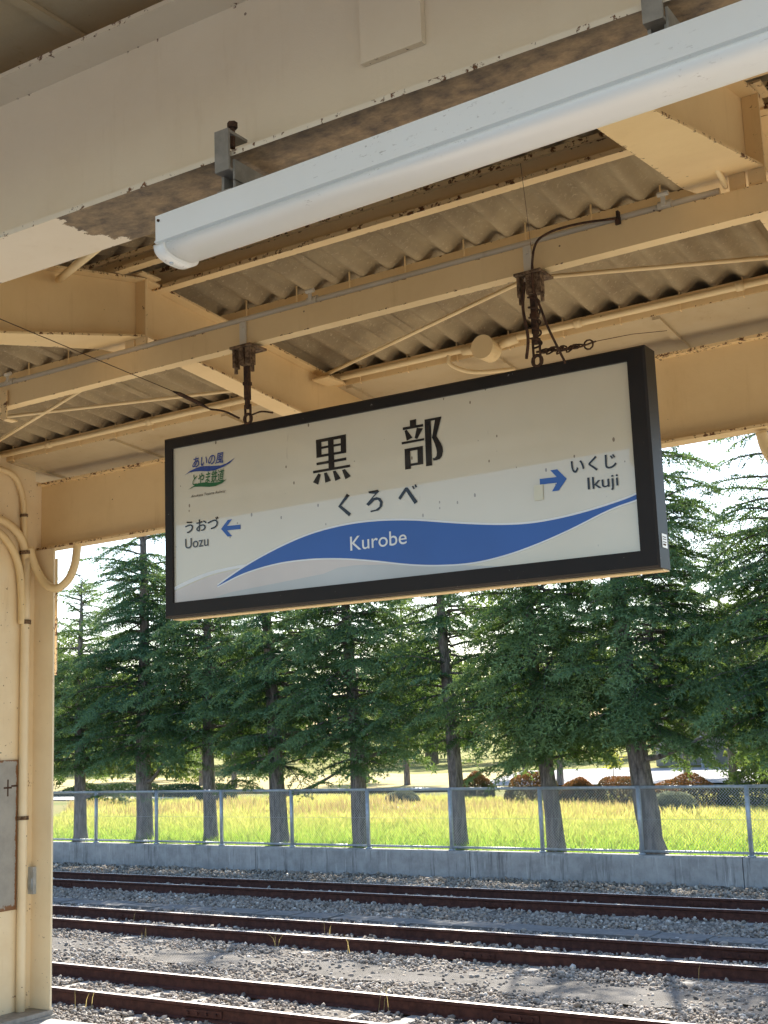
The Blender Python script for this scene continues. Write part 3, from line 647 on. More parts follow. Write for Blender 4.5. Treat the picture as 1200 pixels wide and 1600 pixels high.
# ------------------------------------------------------------------ station sign
SX0, SX1, SZ0, SZ1, SY = -3.795, -1.512, 2.100, 2.912, 4.300
PX0, PX1, PZ0, PZ1 = -3.745, -1.580, 2.165, 2.862
sign = empty('station_sign', ((SX0+SX1)/2, SY+.05, SZ0)); tag(sign, 'hanging white station name sign in a dark brown frame with a blue wave', 'station sign')
t = NT('brown_frame', .45, .0, .22); nn = t.noise(3, 4, .6); sp = t.noise(46, 3, .75)
fc = t.mix(t.ramp(nn, .3, .7), (.018, .013, .011), (.012, .009, .008)); fc = t.mix(t.ramp(sp, .70, .75, 0, .6), fc, (.30, .28, .25)); t.color(fc); M_frame = t.m
D = .105
def frame():
    mb = MB(); fr = -.006
    o = [(SX0, SZ0), (SX1, SZ0), (SX1, SZ1), (SX0, SZ1)]; i = [(PX0, PZ0), (PX1, PZ0), (PX1, PZ1), (PX0, PZ1)]
    c = .008; om = [(SX0+c, SZ0+c), (SX1-c, SZ0+c), (SX1-c, SZ1-c), (SX0+c, SZ1-c)]
    vs = [(x, SY+c*.6, z) for x, z in o] + [(x, SY-.004, z) for x, z in om] + [(x, SY-.004, z) for x, z in i] + [(x, SY+.010, z) for x, z in i] + [(x, SY+D, z) for x, z in o]
    fs = []
    for k in range(4):
        j = (k+1) % 4; fs += [(k, j, 4+j, 4+k), (4+k, 4+j, 8+j, 8+k), (8+k, 8+j, 12+j, 12+k), (k, 16+k, 16+j, j)]
    fs.append((19, 18, 17, 16)[::-1]); mb.add(vs, fs); f = mb.build('frame', M_frame, sign)
    b = MB(); b.box((SX0+.012, SY+.040, SZ0-.006), (SX1-.004, SY+D-.002, SZ0-.001)); b.build('lit_underside', M_cream, sign)  # cream strip on the dark frame: ground light on its underside painted in
    s = MB(); s.box((SX1+.0005, SY+.035, SZ0+.075), (SX1+.002, SY+.085, SZ0+.125)); st = s.build('maker_sticker', M_enamel, sign)
    for k, zz in enumerate((.112, .104, .094, .083)):
        s = MB(); s.box((SX1+.0022, SY+.042, SZ0+zz), (SX1+.0026, SY+(.075 if k < 3 else .07), SZ0+zz+(.003 if k < 3 else .006))); s.build('printed_line', M_dark_iron, st)
frame()
def panel_mat():
    t = NT('sign_face', .22, 0, .5); t.b.inputs['Coat Weight'].default_value = 1.; t.b.inputs['Coat Roughness'].default_value = .015; t.b.inputs['Coat IOR'].default_value = 1.52
    n = t.noise(1.4, 4, .6); c = t.mix(t.ramp(n, .35, .75, 0, .7), (.66, .59, .455), (.60, .525, .385))
    sp = t.node('ShaderNodeSeparateXYZ'); t.l.new(t.tc, sp.inputs[0])
    v = t.node('ShaderNodeTexVoronoi'); v.inputs['Scale'].default_value = 26
    mp = t.node('ShaderNodeMapping'); mp.inputs['Scale'].default_value = (1.0, 1, .55); t.l.new(t.tc, mp.inputs[0]); t.l.new(mp.outputs[0], v.inputs['Vector'])
    s = t.node('ShaderNodeSeparateColor'); t.l.new(v.outputs['Color'], s.inputs[0]); sz = t.ramp(s.outputs[0], .40, 1., 0., .125)
    c = t.mix(t.math('MULTIPLY', t.math('LESS_THAN', v.outputs['Distance'], sz), t.ramp(sp.outputs[2], 2.2, 2.6, .25, .8)), c, (.12, .075, .045))
    st = t.noise(30, 3, .8, stretch=(1, 1, .12)); c = t.mix(t.ramp(st, .70, .76, 0, .35), c, (.35, .28, .20))
    t.color(c); return t.m
mb = MB(); mb.add([(PX0, SY+.008, PZ0), (PX1, SY+.008, PZ0), (PX1, SY+.008, PZ1), (PX0, SY+.008, PZ1)], [(0,1,2,3)]); panel = mb.build('sign_panel', panel_mat(), sign)
def printed(name, base, rough=.25):
    t = NT(name, .4, 0, .2); t.b.inputs['Coat Weight'].default_value = .55; t.b.inputs['Coat Roughness'].default_value = .015; n = t.noise(2, 3, .6)
    t.color(t.mix(t.ramp(n, .35, .75), base, tuple(x*.88 for x in base))); return t.m
P_black = printed('black_print', (.006, .0035, .003)); P_blue = printed('blue_print', (.016, .094, .385)); P_navy = printed('navy_print', (.025, .06, .26))
P_green = printed('green_print', (.02, .13, .045)); P_white = printed('white_print', (.82, .82, .82)); P_grey = printed('grey_print', (.06, .06, .065)); P_pink = printed('pale_pink_print', (.68, .615, .575)); P_pale = printed('pale_grey_print', (.56, .57, .565))
_lay = [0.0]
def flat(name, polys, mat, y=None, stagger=True):
    """flat print on the sign face; polygons in panel coordinates (s right, t up)"""
    mb = MB()
    if y is None: _lay[0] += .00016; 
    y0 = SY+.0074-(_lay[0] if y is None else y)
    for k, p in enumerate(polys):
        a = sum(p[i][0]*p[(i+1) % len(p)][1]-p[(i+1) % len(p)][0]*p[i][1] for i in range(len(p)))
        if a < 0: p = p[::-1]
        mb.add([(PX0+s, y0-(k*.00005 if stagger else 0), PZ0+tt) for s, tt in p], [tuple(range(len(p)))])
    o = mb.build(name, mat, panel); return o
def text(name, body, box, mat, bold=0., shear=0., y=None, rise=0.):
    cu = bpy.data.curves.new('lettering', 'FONT'); cu.body = body; cu.size = 1; cu.offset = bold; cu.shear = shear; cu.resolution_u = 4
    o = bpy.data.objects.new('lettering', cu); COL.objects.link(o); bpy.context.view_layer.update()
    me = bpy.data.meshes.new_from_object(o.evaluated_get(bpy.context.evaluated_depsgraph_get())); bpy.data.objects.remove(o); bpy.data.curves.remove(cu)
    n = len(me.vertices); co = np.zeros(n*3); me.vertices.foreach_get('co', co); co = co.reshape(-1, 3)
    lo, hi = co.min(0), co.max(0); u = (co[:, 0]-lo[0])/(hi[0]-lo[0]); w = (co[:, 1]-lo[1])/(hi[1]-lo[1])
    s0, t0, s1, t1 = box; _lay[0] += .00016
    out = np.stack([PX0+s0+(s1-s0)*u, np.full(n, SY+.0074-_lay[0]), PZ0+t0+(t1-t0)*w+rise*u], -1)
    me.vertices.foreach_set('co', out.ravel()); me.materials.clear(); me.materials.append(mat); me.name = name; me.update()
    return link(name, me, panel)
GLY = {'kuro':[[(0.7806,0.618),(0.931,0.6191),(0.9311,0.605),(0.7802,0.6043)],[(0.7806,0.618),(0.8076,0.6171),(0.8073,0.5415),(0.7813,0.5406)],[(0.905,0.6191),(0.931,0.6191),(0.9297,0.5415),(0.9034,0.5408)],[(0.8065,0.5852),(0.9044,0.5853),(0.904,0.5756),(0.8062,0.5752)],[(0.7811,0.5516),(0.9301,0.5511),(0.9297,0.5409),(0.7813,0.5406)],[(0.8415,0.6167),(0.8688,0.6166),(0.8696,0.4836),(0.8408,0.4837)],[(0.78,0.5201),(0.9299,0.5215),(0.9295,0.51),(0.7813,0.509)],[(0.7621,0.488),(0.9476,0.4891),(0.9472,0.4785),(0.7624,0.4771)],[(0.7882,0.4734),(0.801,0.4676),(0.786,0.4263),(0.7605,0.44)],[(0.8173,0.4721),(0.8308,0.4721),(0.8506,0.435),(0.8223,0.4295)],[(0.8615,0.4732),(0.875,0.474),(0.8997,0.4372),(0.8718,0.4302)],[(0.9072,0.471),(0.9209,0.4737),(0.9489,0.4403),(0.9225,0.4305)]],'be':[[(1.2385,0.6279),(1.2682,0.6286),(1.2661,0.5983),(1.2382,0.5995)],[(1.2043,0.6038),(1.299,0.6035),(1.2985,0.5931),(1.2045,0.5924)],[(1.2123,0.5883),(1.2225,0.5921),(1.248,0.5553),(1.2209,0.5464)],[(1.2695,0.5923),(1.2974,0.5857),(1.2698,0.5465),(1.2577,0.5516)],[(1.1966,0.5447),(1.3012,0.5453),(1.3007,0.5363),(1.1974,0.5347)],[(1.209,0.5144),(1.2933,0.5147),(1.2928,0.5029),(1.2097,0.5023)],[(1.209,0.5144),(1.2343,0.5143),(1.2344,0.4303),(1.2082,0.4303)],[(1.2683,0.5142),(1.2933,0.5147),(1.2918,0.4415),(1.2674,0.4418)],[(1.2329,0.4511),(1.2923,0.4511),(1.2918,0.4415),(1.2341,0.4411)],[(1.3064,0.6197),(1.335,0.6194),(1.3321,0.4303),(1.3047,0.4304)],[(1.3064,0.6197),(1.3834,0.6201),(1.3812,0.6101),(1.334,0.6102)],[(1.3539,0.6102),(1.3815,0.6143),(1.3575,0.5448),(1.3653,0.5317),(1.3753,0.5141),(1.3827,0.4958),(1.3836,0.4785),(1.3787,0.4621),(1.3685,0.4508),(1.3527,0.4477),(1.3387,0.4482),(1.3352,0.4588),(1.346,0.4583),(1.3535,0.4637),(1.3561,0.4783),(1.3539,0.4958),(1.3487,0.5138),(1.3423,0.5299),(1.3368,0.5415),(1.3397,0.5519),(1.3503,0.5956)]],'kana':[[(0.9271,0.37),(0.9401,0.3602),(0.8981,0.324),(0.9448,0.2853),(0.934,0.275),(0.8824,0.3214)],[(1.0313,0.3648),(1.0754,0.3666),(1.0832,0.359),(1.0497,0.3353),(1.0702,0.3372),(1.0881,0.3304),(1.0976,0.3152),(1.0948,0.2964),(1.076,0.2814),(1.0393,0.2789),(1.0387,0.2853),(1.064,0.287),(1.0814,0.2964),(1.0846,0.3134),(1.0757,0.325),(1.0595,0.3253),(1.0301,0.3053),(1.0194,0.3147),(1.0626,0.3512),(1.0334,0.3575)],[(1.1708,0.3197),(1.2054,0.3583),(1.2153,0.3577),(1.2595,0.2945),(1.2454,0.286),(1.2087,0.3424),(1.1807,0.3115)],[(1.2358,0.3584),(1.2422,0.361),(1.2503,0.3489),(1.2431,0.3457)],[(1.2479,0.3637),(1.2534,0.3657),(1.2607,0.3537),(1.2535,0.3505)]],'logo_blue':[[(0.0651,0.5659),(0.0986,0.5816),(0.1282,0.589),(0.1576,0.5935),(0.1941,0.5903),(0.2374,0.585),(0.2733,0.5819),(0.3055,0.5867),(0.352,0.6042),(0.3233,0.5855),(0.2875,0.5735),(0.2371,0.5649),(0.2009,0.5651),(0.1646,0.5714),(0.1244,0.5751),(0.0948,0.5748)]],'logo_green':[[(0.0865,0.4976),(0.1088,0.5076),(0.142,0.5191),(0.1748,0.5189),(0.2074,0.5131),(0.2505,0.5095),(0.2792,0.5113),(0.3042,0.5164),(0.279,0.5019),(0.2431,0.4939),(0.2071,0.4945),(0.1636,0.5017),(0.1198,0.5062)]]}
ST = [(.243,.054),(.391,.120),(.562,.179),(.728,.220),(.889,.239),(1.044,.240),(1.223,.223),(1.451,.183),(1.615,.159),(1.747,.150),(1.877,.156),(2.004,.172),(2.117,.193),(2.1648,.206)]
SB = [(.243,.052),(.390,.095),(.561,.119),(.725,.121),(.884,.108),(1.037,.084),(1.215,.050),(1.358,.033),(1.498,.029),(1.635,.044),(1.769,.073),(1.900,.111),(2.053,.163),(2.1648,.188)]
st, sb = bez(ST, 6), bez(SB, 6)
band_t = bez([(.0005,.071),(.107,.101),(.216,.121),(.356,.131),(.47,.133),(.62,.140)], 5); band_b = bez([(.0005,.056),(.107,.084),(.216,.107),(.340,.118),(.47,.122),(.62,.126)], 5)
flat('pale_band', [[(.0005, .0005)] + [(s, tt-.006) for s, tt in band_b] + [(.75,.115),(.95,.095),(1.20,.052),(1.20,.0005)]], P_pink)
flat('pale_band', [[(.20,.0005),(.32,.020),(.62,.040),(.80,.052),(.87,.070),(.95,.072),(1.10,.060),(1.30,.040),(1.62,.0005)]], P_pale)
flat('white_band', [band_b + band_t[::-1]], P_white)
flat('white_outline', [sb[:-1] + [sb[-1]] + [(s, tt+.0075) for s, tt in st[::-1]]], P_white)
flat('white_outline', [[(s, tt-.006) for s, tt in sb[:-1]] + [(2.1648,.182), (2.1648,.19)] + [(s, tt+.01) for s, tt in sb[-2::-1]]], P_white)
flat('blue_wave', [sb + st[::-1]], P_blue)
flat('arrow', [[(.268,.300),(.306,.336),(.330,.336),(.301,.3095),(.375,.3065),(.375,.2875),(.301,.2900),(.328,.262),(.304,.262)]], P_blue)
flat('arrow', [[(1.789,.313),(1.858,.311),(1.834,.3395),(1.862,.3395),(1.898,.299),(1.864,.259),(1.836,.259),(1.858,.289),(1.789,.291)]], P_blue)
flat('lettering', GLY['kuro'], P_black); flat('lettering', GLY['be'], P_black); [flat('lettering', k, P_black) for k in (GLY['kana'][:1], GLY['kana'][1:2], GLY['kana'][2:])]
text('lettering', 'Kurobe', (.936, .132, 1.203, .190), P_white, .004)
text('lettering', 'うおづ', (.066, .302, .256, .358), P_black, .012, rise=.0)
text('lettering', 'Uozu', (.065, .234, .197, .279), P_grey, .004)
text('lettering', 'いくじ', (1.918, .312, 2.096, .368), P_black, .016)
text('lettering', 'Ikuji', (1.979, .232, 2.098, .291), P_black, .006)
lg = flat('company_logo', GLY['logo_blue'], P_navy); flat('company_logo', GLY['logo_green'], P_green)
text('company_logo', 'あいの風', (.112, .590, .288, .640), P_navy, .012, .22)
text('company_logo', 'とやま鉄道', (.112, .510, .292, .566), P_green, .012, .22)
text('company_logo', 'Ainokaze Toyama Railway', (.102, .456, .298, .471), P_black, .004, .2)
flat('paper_patch', [[(1.763,.2325),(1.800,.2325),(1.801,.2905),(1.764,.2905)]], printed('cream_paper', (.70, .66, .50), .7))
# hangers between the beam and the frame
def hanger(x, wrap):
    h = MB(True)
    h.box((x-.056, 4.250, 3.247), (x+.056, 4.372, 3.257)); h.box((x-.050, 4.262, 3.165), (x-.038, 4.300, 3.245)); h.box((x+.020, 4.262, 3.168), (x+.048, 4.300, 3.245)); h.box((x-.012, 4.260, 3.170), (x+.012, 4.30, 3.245))
    h.tube([(x-.044, 4.28, 3.17), (x-.044, 4.28, 3.14)], .008, 8); h.tube([(x+.046, 4.28, 3.17), (x+.046, 4.28, 3.135)], .008, 8); hh = h.build('clamp', M_rust, sign)
    tb = MB(True); tb.box((x-.028, 4.288, 3.232), (x+.004, 4.296, 3.372), .2); tb.tube([(x-.012, 4.283, 3.345), (x-.012, 4.297, 3.345)], .007, 8); tb.build('tab', M_conduit, hh)
    d = MB(True); d.box((x-.011, 4.289, 3.02), (x+.011, 4.312, 3.20)); d.box((x-.014, 4.286, 3.085), (x+.014, 4.316, 3.10)); d.tube([(x, 4.30, 3.03), (x, 4.30, 2.98)], .012, 8); d.build('hanger_bar', M_dark_iron, sign)
    z = 2.90-GR*(x+3)
    e = MB(True); e.box((x-.017, 4.296, z+.01), (x-.011, 4.306, 3.0)); e.box((x+.011, 4.296, z+.01), (x+.017, 4.306, 3.0)); e.tube([(x+.019*math.cos(q), 4.301, z+.03+.022*math.sin(q)) for q in np.linspace(0, 6.283, 13)], .007, 6); e.build('eye_bolt', M_dark_iron, sign)
    if wrap:
        w = MB(True); w.tube([(x+.021*math.cos(q*1.0), 4.30+.022*math.sin(q), 3.19-.0065*q) for q in np.linspace(0, 34, 120)], .004, 5)
        w.tube(bez([(x-.02, 4.27, 3.22), (x-.03, 4.265, 3.12), (x-.015, 4.262, 3.0), (x-.03, 4.27, 2.92)], 5), .006, 6); w.build('wire_wrap', M_dark_iron, sign)
hanger(-3.315, False); hanger(-1.935, True)

# ------------------------------------------------------------------ tube light and its clamps
fx0, fx1 = -2.222, .20
class LB(MB):
    """pieces of the tube light: it hangs slightly askew under the girder"""
    def add(s, vs, fs, ed=None): return MB.add(s, [(p[0], p[1]-.041*(p[0]+2.2), p[2]) for p in vs], fs, ed)
light = empty('tube_light', (-1.0, 2.50, 2.85)); tag(light, 'long white enclosed tube light clamped under the near girder', 'tube light')
ZT, ZG, ZB, RY = 2.9526, 2.8756, 2.841, .069; YC = 2.488+RY
prof = [(2.488, ZT), (2.488, ZG+.007), (2.4835, ZG+.004), (2.4835, ZG), (2.496, ZG-.004), (YC+RY-.006, ZG-.004), (YC+RY, ZG), (YC+RY, ZT)]
mb = LB(True); mb.extrude(prof, fx0, fx1, 0); mb.build('housing', M_enamel, light)
def trough(dr, dz, n=22): return [(YC-(RY+dr)*math.copysign(abs(math.cos(a))**.8, math.cos(a)), ZG-.005-(ZG-.005-ZB+dz)*math.sin(a)**.75) for a in np.linspace(.02, math.pi-.02, n)]
mb = LB(True); mb.extrude(trough(-.001, 0)[::-1], fx0+.036, fx1-.036, 0); cov = mb.build('cover', M_diffuser, light, True)
cov.data.polygons.foreach_set('use_smooth', [len(p.vertices) == 4 for p in cov.data.polygons])
for a, b in ((fx0-.003, fx0+.034), (fx1-.034, fx1+.003)):
    mb = LB(True); mb.extrude(trough(.005, .010)[::-1], a, b, 0); ec = mb.build('end_cap', M_enamel, light)
    ec.data.polygons.foreach_set('use_smooth', [len(p.vertices) == 4 for p in ec.data.polygons])
    s = LB(True); s.tube([(a+.017, YC-.02, ZB-.013), (a+.017, YC-.02, ZB)], .006, 8); s.build('screw', M_galv, ec)
s = LB(True); s.tube([(fx0+.012, 2.484, ZT-.016), (fx0+.012, 2.489, ZT-.016)], .004, 8); s.build('screw', M_dark_iron, light)
def clamp(x):
    c = MB(True); w = .023
    c.box((x-w, 2.482, 3.012), (x+w, 2.490, 3.128)); c.box((x-w, 2.490, 3.118), (x+w, 2.565, 3.126)); c.box((x-w, 2.490, 3.012), (x+w, 2.545, 3.020))
    c.box((x-w, 2.510, 2.962), (x-w+.008, 2.60, 3.012)); c.box((x+w-.008, 2.510, 2.962), (x+w, 2.60, 3.012)); c.box((x-w, 2.49, 2.953), (x+w, 2.60, 2.962)); c.box((x+w, 2.500, 2.990), (x+w+.006, 2.70, 3.045))
    o = c.build('clamp', M_steelgrey, light)
    b = MB(True); b.tube([(x+.012, 2.515, 3.085), (x+.012, 2.515, 3.150)], .007, 8); b.tube([(x+.012, 2.515, 3.142), (x+.012, 2.515, 3.158)], .014, 6); b.build('clamp_bolt', M_dark_iron, o)
clamp(-1.985); clamp(-.80)

# ------------------------------------------------------------------ land beyond the wall
def land(name, pts, z, mat):
    return sheet(name, pts, z, mat)
fl = MB(); gx_ = np.linspace(-260, 160, 85); gy_ = np.concatenate([np.linspace(22.35, 60, 30), np.linspace(66, 420, 30)]); vs = []
for y in gy_:
    for x in gx_:
        yy = max(y, yl(YW, x)+.10) if y < 26 and -75 < x < 30 else y
        vs.append((x, yy, -.78 + .03*math.sin(x*.9)*math.sin(y*.7) + max(0, y-62)*.012))
n = len(gx_); fl.add(vs, [(j*n+i, j*n+i+1, (j+1)*n+i+1, (j+1)*n+i) for j in range(len(gy_)-1) for i in range(n-1)])
tag(fl.build('meadow', M_field, None, True), kind='structure')
sheet('lawn', [(-120, 50), (-60, 47.5), (-26, 47), (-20, 56), (-30, 84), (-80, 96), (-130, 90)], -.70, M_lawn)
pth = [(-70, 47.2), (-41, 43.4), (-31, 40.4), (-24, 37.6), (-20.5, 36.0)]; mb = MB(); vs = []
for (x, y), w in zip(pth, (1.2, 1.2, 1.1, 1.1, 1.0)): vs += [(x, y-w, -.735), (x+.3, y+w, -.735)]
mb.add(vs, [(2*i, 2*i+2, 2*i+3, 2*i+1) for i in range(4)]); tag(mb.build('path', M_path), kind='structure')
sheet('car_park', [(-27, 50.5), (-15, 50.5), (-13, 82), (-38, 82)], -.69, M_asphalt)

# ------------------------------------------------------------------ conifers
def tris(base, direc, L, W, up=None):
    """narrow triangles: foot, unit direction, length, width -> verts (n,3,3)"""
    n = len(base); r = rng.normal(size=(n, 3)); s = np.cross(direc, r); s /= np.linalg.norm(s, axis=1, keepdims=True)+1e-9
    return np.stack([base - s*W[:, None]*.5, base + s*W[:, None]*.5, base + direc*L[:, None]], 1)
def make_branch(L, droop, seed, dens=1.0):
    """feathery flat bough along +x: branchlets on both sides, needle tufts along them, tips hanging"""
    g = np.random.default_rng(seed); B, D, LL = [], [], []
    def axis(t): return np.stack([L*t*(1-.12*t*t), np.zeros_like(t), L*(.10*t - droop*t*t)], -1)
    nb = int(L/.066*dens)
    for i in range(nb):
        t = .10+.90*(i+g.uniform(0, 1))/nb; side = 1 if i % 2 else -1
        p0 = axis(np.array([t]))[0]; l = (.16+.42*(1-t)**.8*min(1, L/1.8))*g.uniform(.65, 1.2); ang = R(g.uniform(38, 68))
        m = max(3, int(l/.045)); s = np.linspace(.1, 1, m)
        q = p0 + np.stack([np.cos(ang)*l*s, side*np.sin(ang)*l*s, -(.22+.62*droop)*l*s**2 + .02*g.normal()*s], -1)
        d0 = np.array([math.cos(ang), side*math.sin(ang), -.35]); d0 /= np.linalg.norm(d0)
        for k in range(m):
            c = 5 if s[k] > .5 else 4
            B.append(np.repeat(q[k:k+1], c, 0)); v = d0[None]*g.uniform(.5, 1.0) + g.normal(size=(c, 3))*.55; v[:, 2] -= .12
            D.append(v/np.linalg.norm(v, axis=1, keepdims=True)); LL.append(np.full(c, .085 if s[k] > .7 else .062))
    tt = np.linspace(.12, 1, int(L/.035)); a = axis(tt); c = 3
    B.append(np.repeat(a, c, 0)); v = np.array([[.7, 0, 0]]) + g.normal(size=(len(a)*c, 3))*.6; D.append(v/np.linalg.norm(v, axis=1, keepdims=True)); LL.append(np.full(len(a)*c, .06))
    B, D, LL = np.concatenate(B), np.concatenate(D), np.concatenate(LL); n = len(B)
    T = tris(B, D, LL*g.uniform(.8, 1.35, n), np.full(n, .0185)*g.uniform(.7, 1.3, n))
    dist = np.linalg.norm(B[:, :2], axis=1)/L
    return T, np.clip(.05+.95*dist**2.2+g.normal(size=n)*.10, 0, 1)  # tint grows towards the tips: highlights on the bough ends painted in
def cylinder_pts(a, b, ra, rb, n=5):
    a, b = np.array(a), np.array(b); t = (b-a)/np.linalg.norm(b-a); r = np.cross(t, [0, 0, 1.]) if abs(t[2]) < .95 else np.array([1., 0, 0]); r /= np.linalg.norm(r); u = np.cross(t, r)
    an = np.arange(n)*2*np.pi/n; c = np.cos(an)[:, None]*r+np.sin(an)[:, None]*u
    V = np.concatenate([a+c*ra, b+c*rb]); F = np.array([(k, (k+1) % n, n+(k+1) % n, n+k) for k in range(n)]); return V, F
BR = [make_branch(L, d, 40+i) for i, (L, d) in enumerate(((2.5, .30), (2.2, .36), (1.9, .26), (1.6, .34), (1.3, .22), (1.0, .26), (.7, .12), (.5, .05)))]
BL = [2.5, 2.2, 1.9, 1.6, 1.3, 1.0, .7, .5]
def make_crown(H, z0, rmax, seed, nper=1.0, bare=.0, top_gap=1.0):
    """crown from z0 up to H: whorls of boughs, longest low down; also returns limb wood"""
    g = np.random.default_rng(seed); V, T = [], []; WV, WF = [], []; no = 0; z = z0
    while z < H-.15:
        f = (z-z0)/(H-z0); rad = rmax*(1-f)**.72*(.55+.45*min(1, f/.16)) + .22; cnt = int(round((8.2 if f < .55 else 4.4*top_gap)*nper))
        a0 = g.uniform(0, 6.28)
        for k in range(cnt):
            l = rad*g.uniform(.62, 1.18); az = a0 + k*6.283/cnt + g.normal()*.3; i = int(np.argmin([abs(b-l) for b in BL])); t, ti = BR[i]; s = l/BL[i]
            el = R(g.uniform(-14, 14) + 34*max(0, f-.5)); roll = g.normal()*.25; zz = z+g.normal()*.11
            ca, sa, ce, se, cr, sr = math.cos(az), math.sin(az), math.cos(el), math.sin(el), math.cos(roll), math.sin(roll)
            Mx = np.array([[1, 0, 0], [0, cr, -sr], [0, sr, cr]]); My = np.array([[ce, 0, -se], [0, 1, 0], [se, 0, ce]]); Mz = np.array([[ca, -sa, 0], [sa, ca, 0], [0, 0, 1]])
            P = (t.reshape(-1, 3)*np.array([s, min(1.15, .6+.5*s), s])) @ (Mz@My@Mx).T + np.array([0, 0, zz]); V.append(P)
            T.append(np.repeat(np.clip(ti + g.normal()*.14, 0, 1), 3))
            tt = np.linspace(0, .8, 4); D = [.30, .36, .26, .34, .22, .26, .12, .05][i]; ax = np.stack([BL[i]*tt*(1-.12*tt*tt), 0*tt, BL[i]*(.10*tt-D*tt*tt)], -1)*s @ (Mz@My@Mx).T + np.array([0, 0, zz])
            for q in range(3):
                v, ff = cylinder_pts(ax[q], ax[q+1], .028*s*(1-.28*q), .028*s*(1-.28*(q+1)), 4); WV.append(v); WF.append(ff+no); no += len(v)
        z += g.uniform(.15, .34)*(1 if f < .7 else 1.15)
    V = np.concatenate(V); F = np.arange(len(V)).reshape(-1, 3)
    return V, F, np.concatenate(T), np.concatenate(WV), np.concatenate(WF)
CROWNS = []
for i, (H, z0, rm, n, tg) in enumerate(((10.2, 2.1, 2.45, 1.0, 1.0), (9.2, 1.8, 2.55, .95, .8), (7.4, 2.0, 2.2, .95, .8), (8.8, 2.3, 2.2, .66, .7), (9.6, 1.9, 2.5, .85, .6))):
    V, F, T, WV, WF = make_crown(H, z0, rm, 90+i, n, top_gap=tg)
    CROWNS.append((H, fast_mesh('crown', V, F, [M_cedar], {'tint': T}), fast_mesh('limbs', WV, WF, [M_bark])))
def trunk_mesh(H, r, lean, seed):
    g = np.random.default_rng(seed); n = 14; zs = np.concatenate([[-.15, 0, .12, .35], np.linspace(.8, H*.97, 12)]); V = []
    for z in zs:
        f = max(z, 0)/H; rr = r*(1-f)**.85*(1+.20*math.exp(-max(z, 0)/.16)) + .006
        c = np.array([lean[0]*z*(1-.35*f)+.03*math.sin(z*1.1+seed), lean[1]*z, z])
        for k in range(n):
            a = 2*math.pi*k/n; q = rr*(1+.05*math.sin(3*a+seed)+.055*g.normal()); V.append(c+np.array([q*math.cos(a), q*math.sin(a), 0]))
    m = len(zs); F = np.array([(j*n+k, j*n+(k+1) % n, (j+1)*n+(k+1) % n, (j+1)*n+k) for j in range(m-1) for k in range(n)])
    return fast_mesh('trunk', np.array(V), F, [M_bark], None, True)
def conifer(name, x, y, z, ci, rot, sc, r, lean, label, group, seed, mat=None, bare=True):
    t = empty(name, (x, y, z)); tag(t, label, 'tree', group)
    tr = link('trunk', trunk_mesh(CROWNS[ci][0]*sc, r, lean, seed)); tr.parent = t
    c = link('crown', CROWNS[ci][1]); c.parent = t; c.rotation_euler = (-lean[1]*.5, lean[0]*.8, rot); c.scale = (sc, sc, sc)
    l = link('limbs', CROWNS[ci][2]); l['kind'] = 'stuff'; l.parent = tr; l.rotation_euler = c.rotation_euler; l.scale = c.scale
    if mat: c.material_slots[0].link = 'OBJECT'; c.material_slots[0].material = mat
    return t, tr
GF = 'cedars in a row behind the fence'
FRONT = [  # x, y, crown, spin, scale, trunk radius, lean, label
 (-23.55, 23.5, 2, .4, .90, .165, (.00, .0), 'leftmost cedar behind the fence, its low limb curving up to the right beside the column'),
 (-21.60, 23.7, 0, 1.9, 1.02, .205, (.00, .0), 'cedar second from the left with a thick straight trunk and a tall dark crown'),
 (-19.63, 23.8, 2, 3.1, 1.12, .165, (-.02, .0), 'cedar third from the left, with a trunk fork low down beside the dark round bush'),
 (-17.45, 23.6, 4, 4.4, .93, .200, (-.075, .0), 'cedar fourth from the left whose pale trunk shows bare up high and leans left'),
 (-15.22, 23.45, 4, .9, 1.00, .178, (-.055, .0), 'cedar fifth from the left, midway along the sign, with a slim straight trunk'),
 (-12.88, 23.45, 3, 5.3, 1.0, .165, (-.045, .0), 'thin crowned cedar sixth from the left with open sky around its top'),
 (-10.63, 23.15, 1, 2.2, 1.04, .165, (-.075, .0), 'cedar seventh from the left, its trunk leaning left in front of the reddish bushes'),
 (-8.58, 22.85, 0, 3.6, .99, .215, (-.085, .0), 'thick trunked cedar furthest right in the fenced row, leaning left'),
 (-5.75, 23.2, 1, .2, 1.02, .19, (-.03, .0), 'cedar at the right edge with long boughs reaching into the view'),
 (-26.2, 23.9, 1, 2.9, .95, .18, (.0, .0), 'cedar at the far left, mostly hidden behind the cream column'),
]
limb_list = {0: (1.10, (.10, 1.05, .10)), 1: (1.45, (.0, .95, .45)), 2: (1.05, (.05, .85, .40)), 3: (1.15, (.10, 2.0, .55)), 7: (1.75, (-.1, 1.4, .35)), 4: (1.9, (.1, 1.2, .2))}
